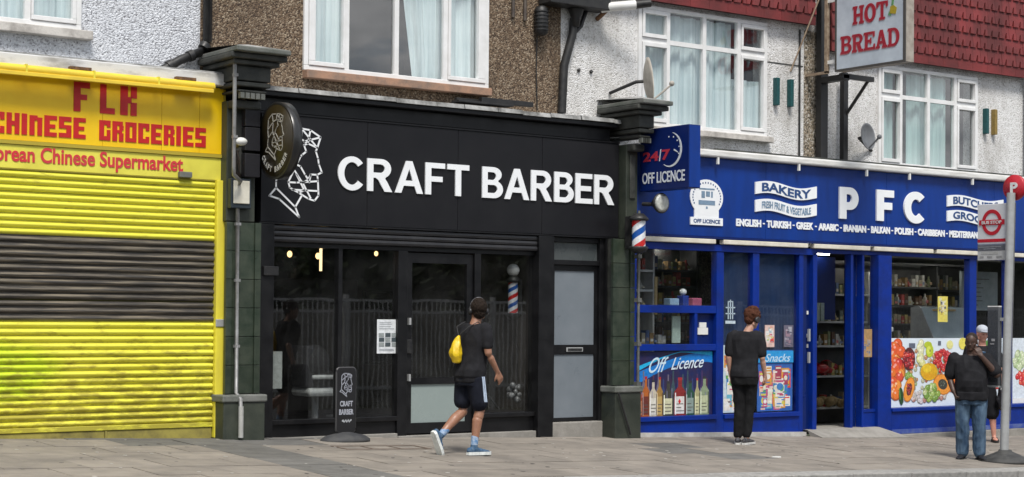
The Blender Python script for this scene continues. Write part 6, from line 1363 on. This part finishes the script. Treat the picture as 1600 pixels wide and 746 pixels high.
# 3: stocky man with hand to his face by the bus stop
def p3(t, M, sk):
    lean = (0, .0); b = MB(); cs = (.0, .02, 1.60); Rh = Matrix.Rotation(math.radians(-14), 3, 'Z') @ Matrix.Rotation(math.radians(-6), 3, 'X')
    ring_loft(b, torso_rings(lean, 1.14, .045)); limb(b, [(0, -.01, 1.40), (0, .0, 1.52)], [.072, .066]); head(b, cs, Rh, 1.04)
    rs, re, rw = V((.215, -.01, 1.38)), V((.285, -.05, 1.11)), V((.235, .07, .93)); limb(b, [rs, re, rw], [.062, .05, .033]); hand(b, rw, (-.3, .5, -.8), (-1, 0, 0), -1, .7)
    ls, le, lw = V((-.215, -.01, 1.38)), V((-.335, .10, 1.17)), V((-.125, .17, 1.42)); limb(b, [ls, le, lw], [.062, .05, .032]); hand(b, lw, (.42, -.12, .9), (.2, -.95, -.1), 1, .75)
    for (h, kn, an) in ((V((.10, 0, .88)), V((.115, .02, .48)), V((.11, -.02, .09))), (V((-.10, 0, .88)), V((-.105, .03, .48)), V((-.11, .0, .09)))): limb(b, [h, kn, an], [.09, .056, .038])
    skinned('body', b, sk, t, M, .007, 3)
    b = MB(); ring_loft(b, torso_rings(lean, 1.14, .045, g=.026, z0=.86, top=1.43)); ring_loft(b, [((0, .02, .82), .205, .165), ((0, .02, .92), .21, .17)])
    for sh, el in ((rs, re), (ls, le)): limb(b, [sh, sh.lerp(el, .8)], [.078, .078])
    skinned('t_shirt', b, MATS['black_cotton'], t, M, .008, 3, .016, 6, 21)
    b = MB(); ring_loft(b, [((0, 0, .76), .190, .15), ((0, 0, .90), .195, .152)])
    limb(b, [(.098, 0, .84), (.115, .02, .50), (.112, -.015, .11)], [.115, .088, .080]); limb(b, [(-.098, 0, .84), (-.105, .03, .50), (-.11, .005, .11)], [.115, .088, .080])
    jeans = mat('blue_jeans', (.028, .055, .10), .9, (.13, .20, .28), 6, .8, bump=.3, bscale=200, stretch=(1.6, 1.6, .35), world=False, spec=.2)
    skinned('jeans', b, jeans, t, M, .008, 2, .010, 10, 17)
    for an, d_ in ((V((.11, -.02, .09)), V((.3, 1, 0))), (V((-.11, .0, .09)), V((-.28, 1, 0)))):
        b = MB(); shoe_pts(b, an, d_, 1.05, V((0, 0, 1)), .075); sh = skinned('shoe', b, flat((.015, .015, .016), .5), t, M, .006, 2)
        b = MB(); sole_pts(b, an, d_, 1.08, V((0, 0, 1)), .088, None, .02); so_ = placed('sole', b, flat((.02, .02, .02), .7), None, M); so_.data.transform(Matrix.Translation(-org(t))); so_.parent = sh
    def T(v): return V(cs)+Rh @ (V(v)*1.04)
    for s_ in (1, -1):
        b = MB(); b.ball(T((s_*.03, .083, .004)), .008, None, 8, 6, (1.3, 1, .6)); placed('eye', b, flat((.03, .02, .02), .2), t, M)
    b = MB(); b.ball((0, -.022, .043), .1, None, 18, 12, (.80, .97, .90)); b.v = [T(v) for v in b.v]; skinned('hair', b, cloth('cropped_hair', (.035, .026, .022), None, 60), t, M, .007, 2)
A3 = math.radians(229)
person('stocky man in black t-shirt and blue jeans, hand to his mouth', frame_at(16.78, -2.98, A3, .895), skin_mat('dark_skin', (.075, .038, .026), (.05, .026, .018)), p3)

# 4: person in white cap behind him
def p4(t, M, sk):
    b = MB(); cs = (0, .03, 1.60); Rh = Matrix.Rotation(math.radians(20), 3, 'Z') @ Matrix.Rotation(math.radians(-8), 3, 'X')
    ring_loft(b, torso_rings((0, .02), .98)); limb(b, [(0, .01, 1.40), (0, .02, 1.52)], [.06, .054]); head(b, cs, Rh)
    rs, re, rw = V((.19, .0, 1.38)), V((.25, -.02, 1.11)), V((.22, .12, .92)); ls, le, lw = V((-.19, .0, 1.38)), V((-.30, -.0, 1.12)), V((-.27, .14, .96))
    limb(b, [rs, re, rw], [.05, .04, .027]); hand(b, rw, (-.2, .5, -.8), (-1, 0, 0), -1, .7); limb(b, [ls, le, lw], [.05, .04, .027]); hand(b, lw, (.05, .3, -.95), (1, 0, 0), 1, .9)
    for (h, kn, an) in ((V((.09, 0, .88)), V((.09, .03, .48)), V((.08, -.02, .08))), (V((-.09, 0, .88)), V((-.14, .05, .48)), V((-.17, .06, .08)))): limb(b, [h, kn, kn.lerp(an, .35), an], [.085, .054, .052, .033])
    for an in (V((.08, -.02, .08)), V((-.17, .06, .08))): shoe_pts(b, an, (0, 1, 0), .9, V((0, 0, 1)), .065)
    skinned('body', b, sk, t, M, .007, 3)
    b = MB(); ring_loft(b, torso_rings((0, .02), .98, g=.024, z0=.86, top=1.43)); ring_loft(b, [((0, 0, .80), .178, .13), ((0, 0, .90), .18, .132)])
    for sh, el in ((rs, re), (ls, le)): limb(b, [sh, sh.lerp(el, .85)], [.066, .07])
    ts = skinned('t_shirt', b, MATS['black_cotton'], t, M, .008, 3, .007, 7, 31)
    b = MB(); b.ball((-.07, .145, 1.30), .03, flat((.45, .08, .06)), 10, 6, (1.3, .2, .8)); b.ball((.02, .15, 1.33), .04, flat((.02, .06, .12)), 10, 6, (1.4, .2, .5)); b.v = [M @ v for v in b.v]; pr_ = b.build('chest_print', None, t)
    b = MB(); ring_loft(b, [((0, 0, .76), .168, .125), ((0, 0, .92), .175, .126)]); limb(b, [(.09, 0, .84), (.092, .03, .42)], [.105, .10]); limb(b, [(-.09, 0, .84), (-.145, .05, .42)], [.105, .10])
    skinned('shorts', b, cloth('black_long_shorts', (.011, .011, .014)), t, M, .008, 2, .008, 9, 37)
    for an in (V((.08, -.02, .08)), V((-.17, .06, .08))):
        b = MB(); sole_pts(b, an, (0, 1, 0), .98, V((0, 0, 1)), .082, None, .022); sd_ = placed('sandal', b, flat((.02, .018, .016), .7), t, M)
        b = MB(); k = an+V((0, .08, -.03)); b.tube([k+V((-.055, 0, -.03)), k+V((-.03, .0, .012)), k+V((.03, .0, .012)), k+V((.055, 0, -.03))], .011, 6); st_ = placed('strap', b, flat((.02, .018, .016), .7), None, M); st_.data.transform(Matrix.Translation(-org(t))); st_.parent = sd_
    def T(v): return V(cs)+Rh @ V(v)
    b = MB(); b.ball((0, -.01, .065), .103, None, 18, 12, (.84, 1.02, .75)); b.v = [T(v) for v in b.v]; cp = skinned('cap', b, cloth('white_cap_cotton', (.48, .51, .56), (.36, .39, .45)), t, M, .007, 2)
    b = MB(); b.prism([(.075*math.cos(a), .07+.085*math.sin(a)) for a in [PI*k/10 for k in range(11)]], .052, .060, ax='z'); b.v = [T(v) for v in b.v]; br = placed('brim', b, MATS['white_cap_cotton'], None, M); br.data.transform(Matrix.Translation(-org(t))); br.parent = cp
    for s_ in (1, -1):
        b = MB(); b.ball(T((s_*.03, .083, .004)), .008, None, 8, 6, (1.3, 1, .6)); placed('eye', b, flat((.03, .02, .02), .2), t, M)
M4 = frame_at(19.72, -.80, math.radians(222), .955)
person('person in a white cap and long black shorts behind the stocky man', M4, skin_mat('flushed_skin', (.55, .27, .2), (.42, .2, .15)), p4)
bg_ = thing('carrier_bag', 'black carrier bag hanging from the hand of the person in the white cap', 'bag', tuple(M4 @ V((-.27, .16, .8))))
b = MB(); limb(b, [(-.27, .18, .86), (-.27, .18, .76), (-.28, .18, .64), (-.28, .18, .56)], [.02, .07, .10, .085]); skinned('sack', b, mat('black_polythene', (.012, .012, .014), .35), bg_, M4, .009, 1, .012, 12, 6)
b = MB(); b.tube([(-.27, .17, .90), (-.27, .18, .84)], .012, 6); placed('handle', b, MATS['black_polythene'], bg_, M4)
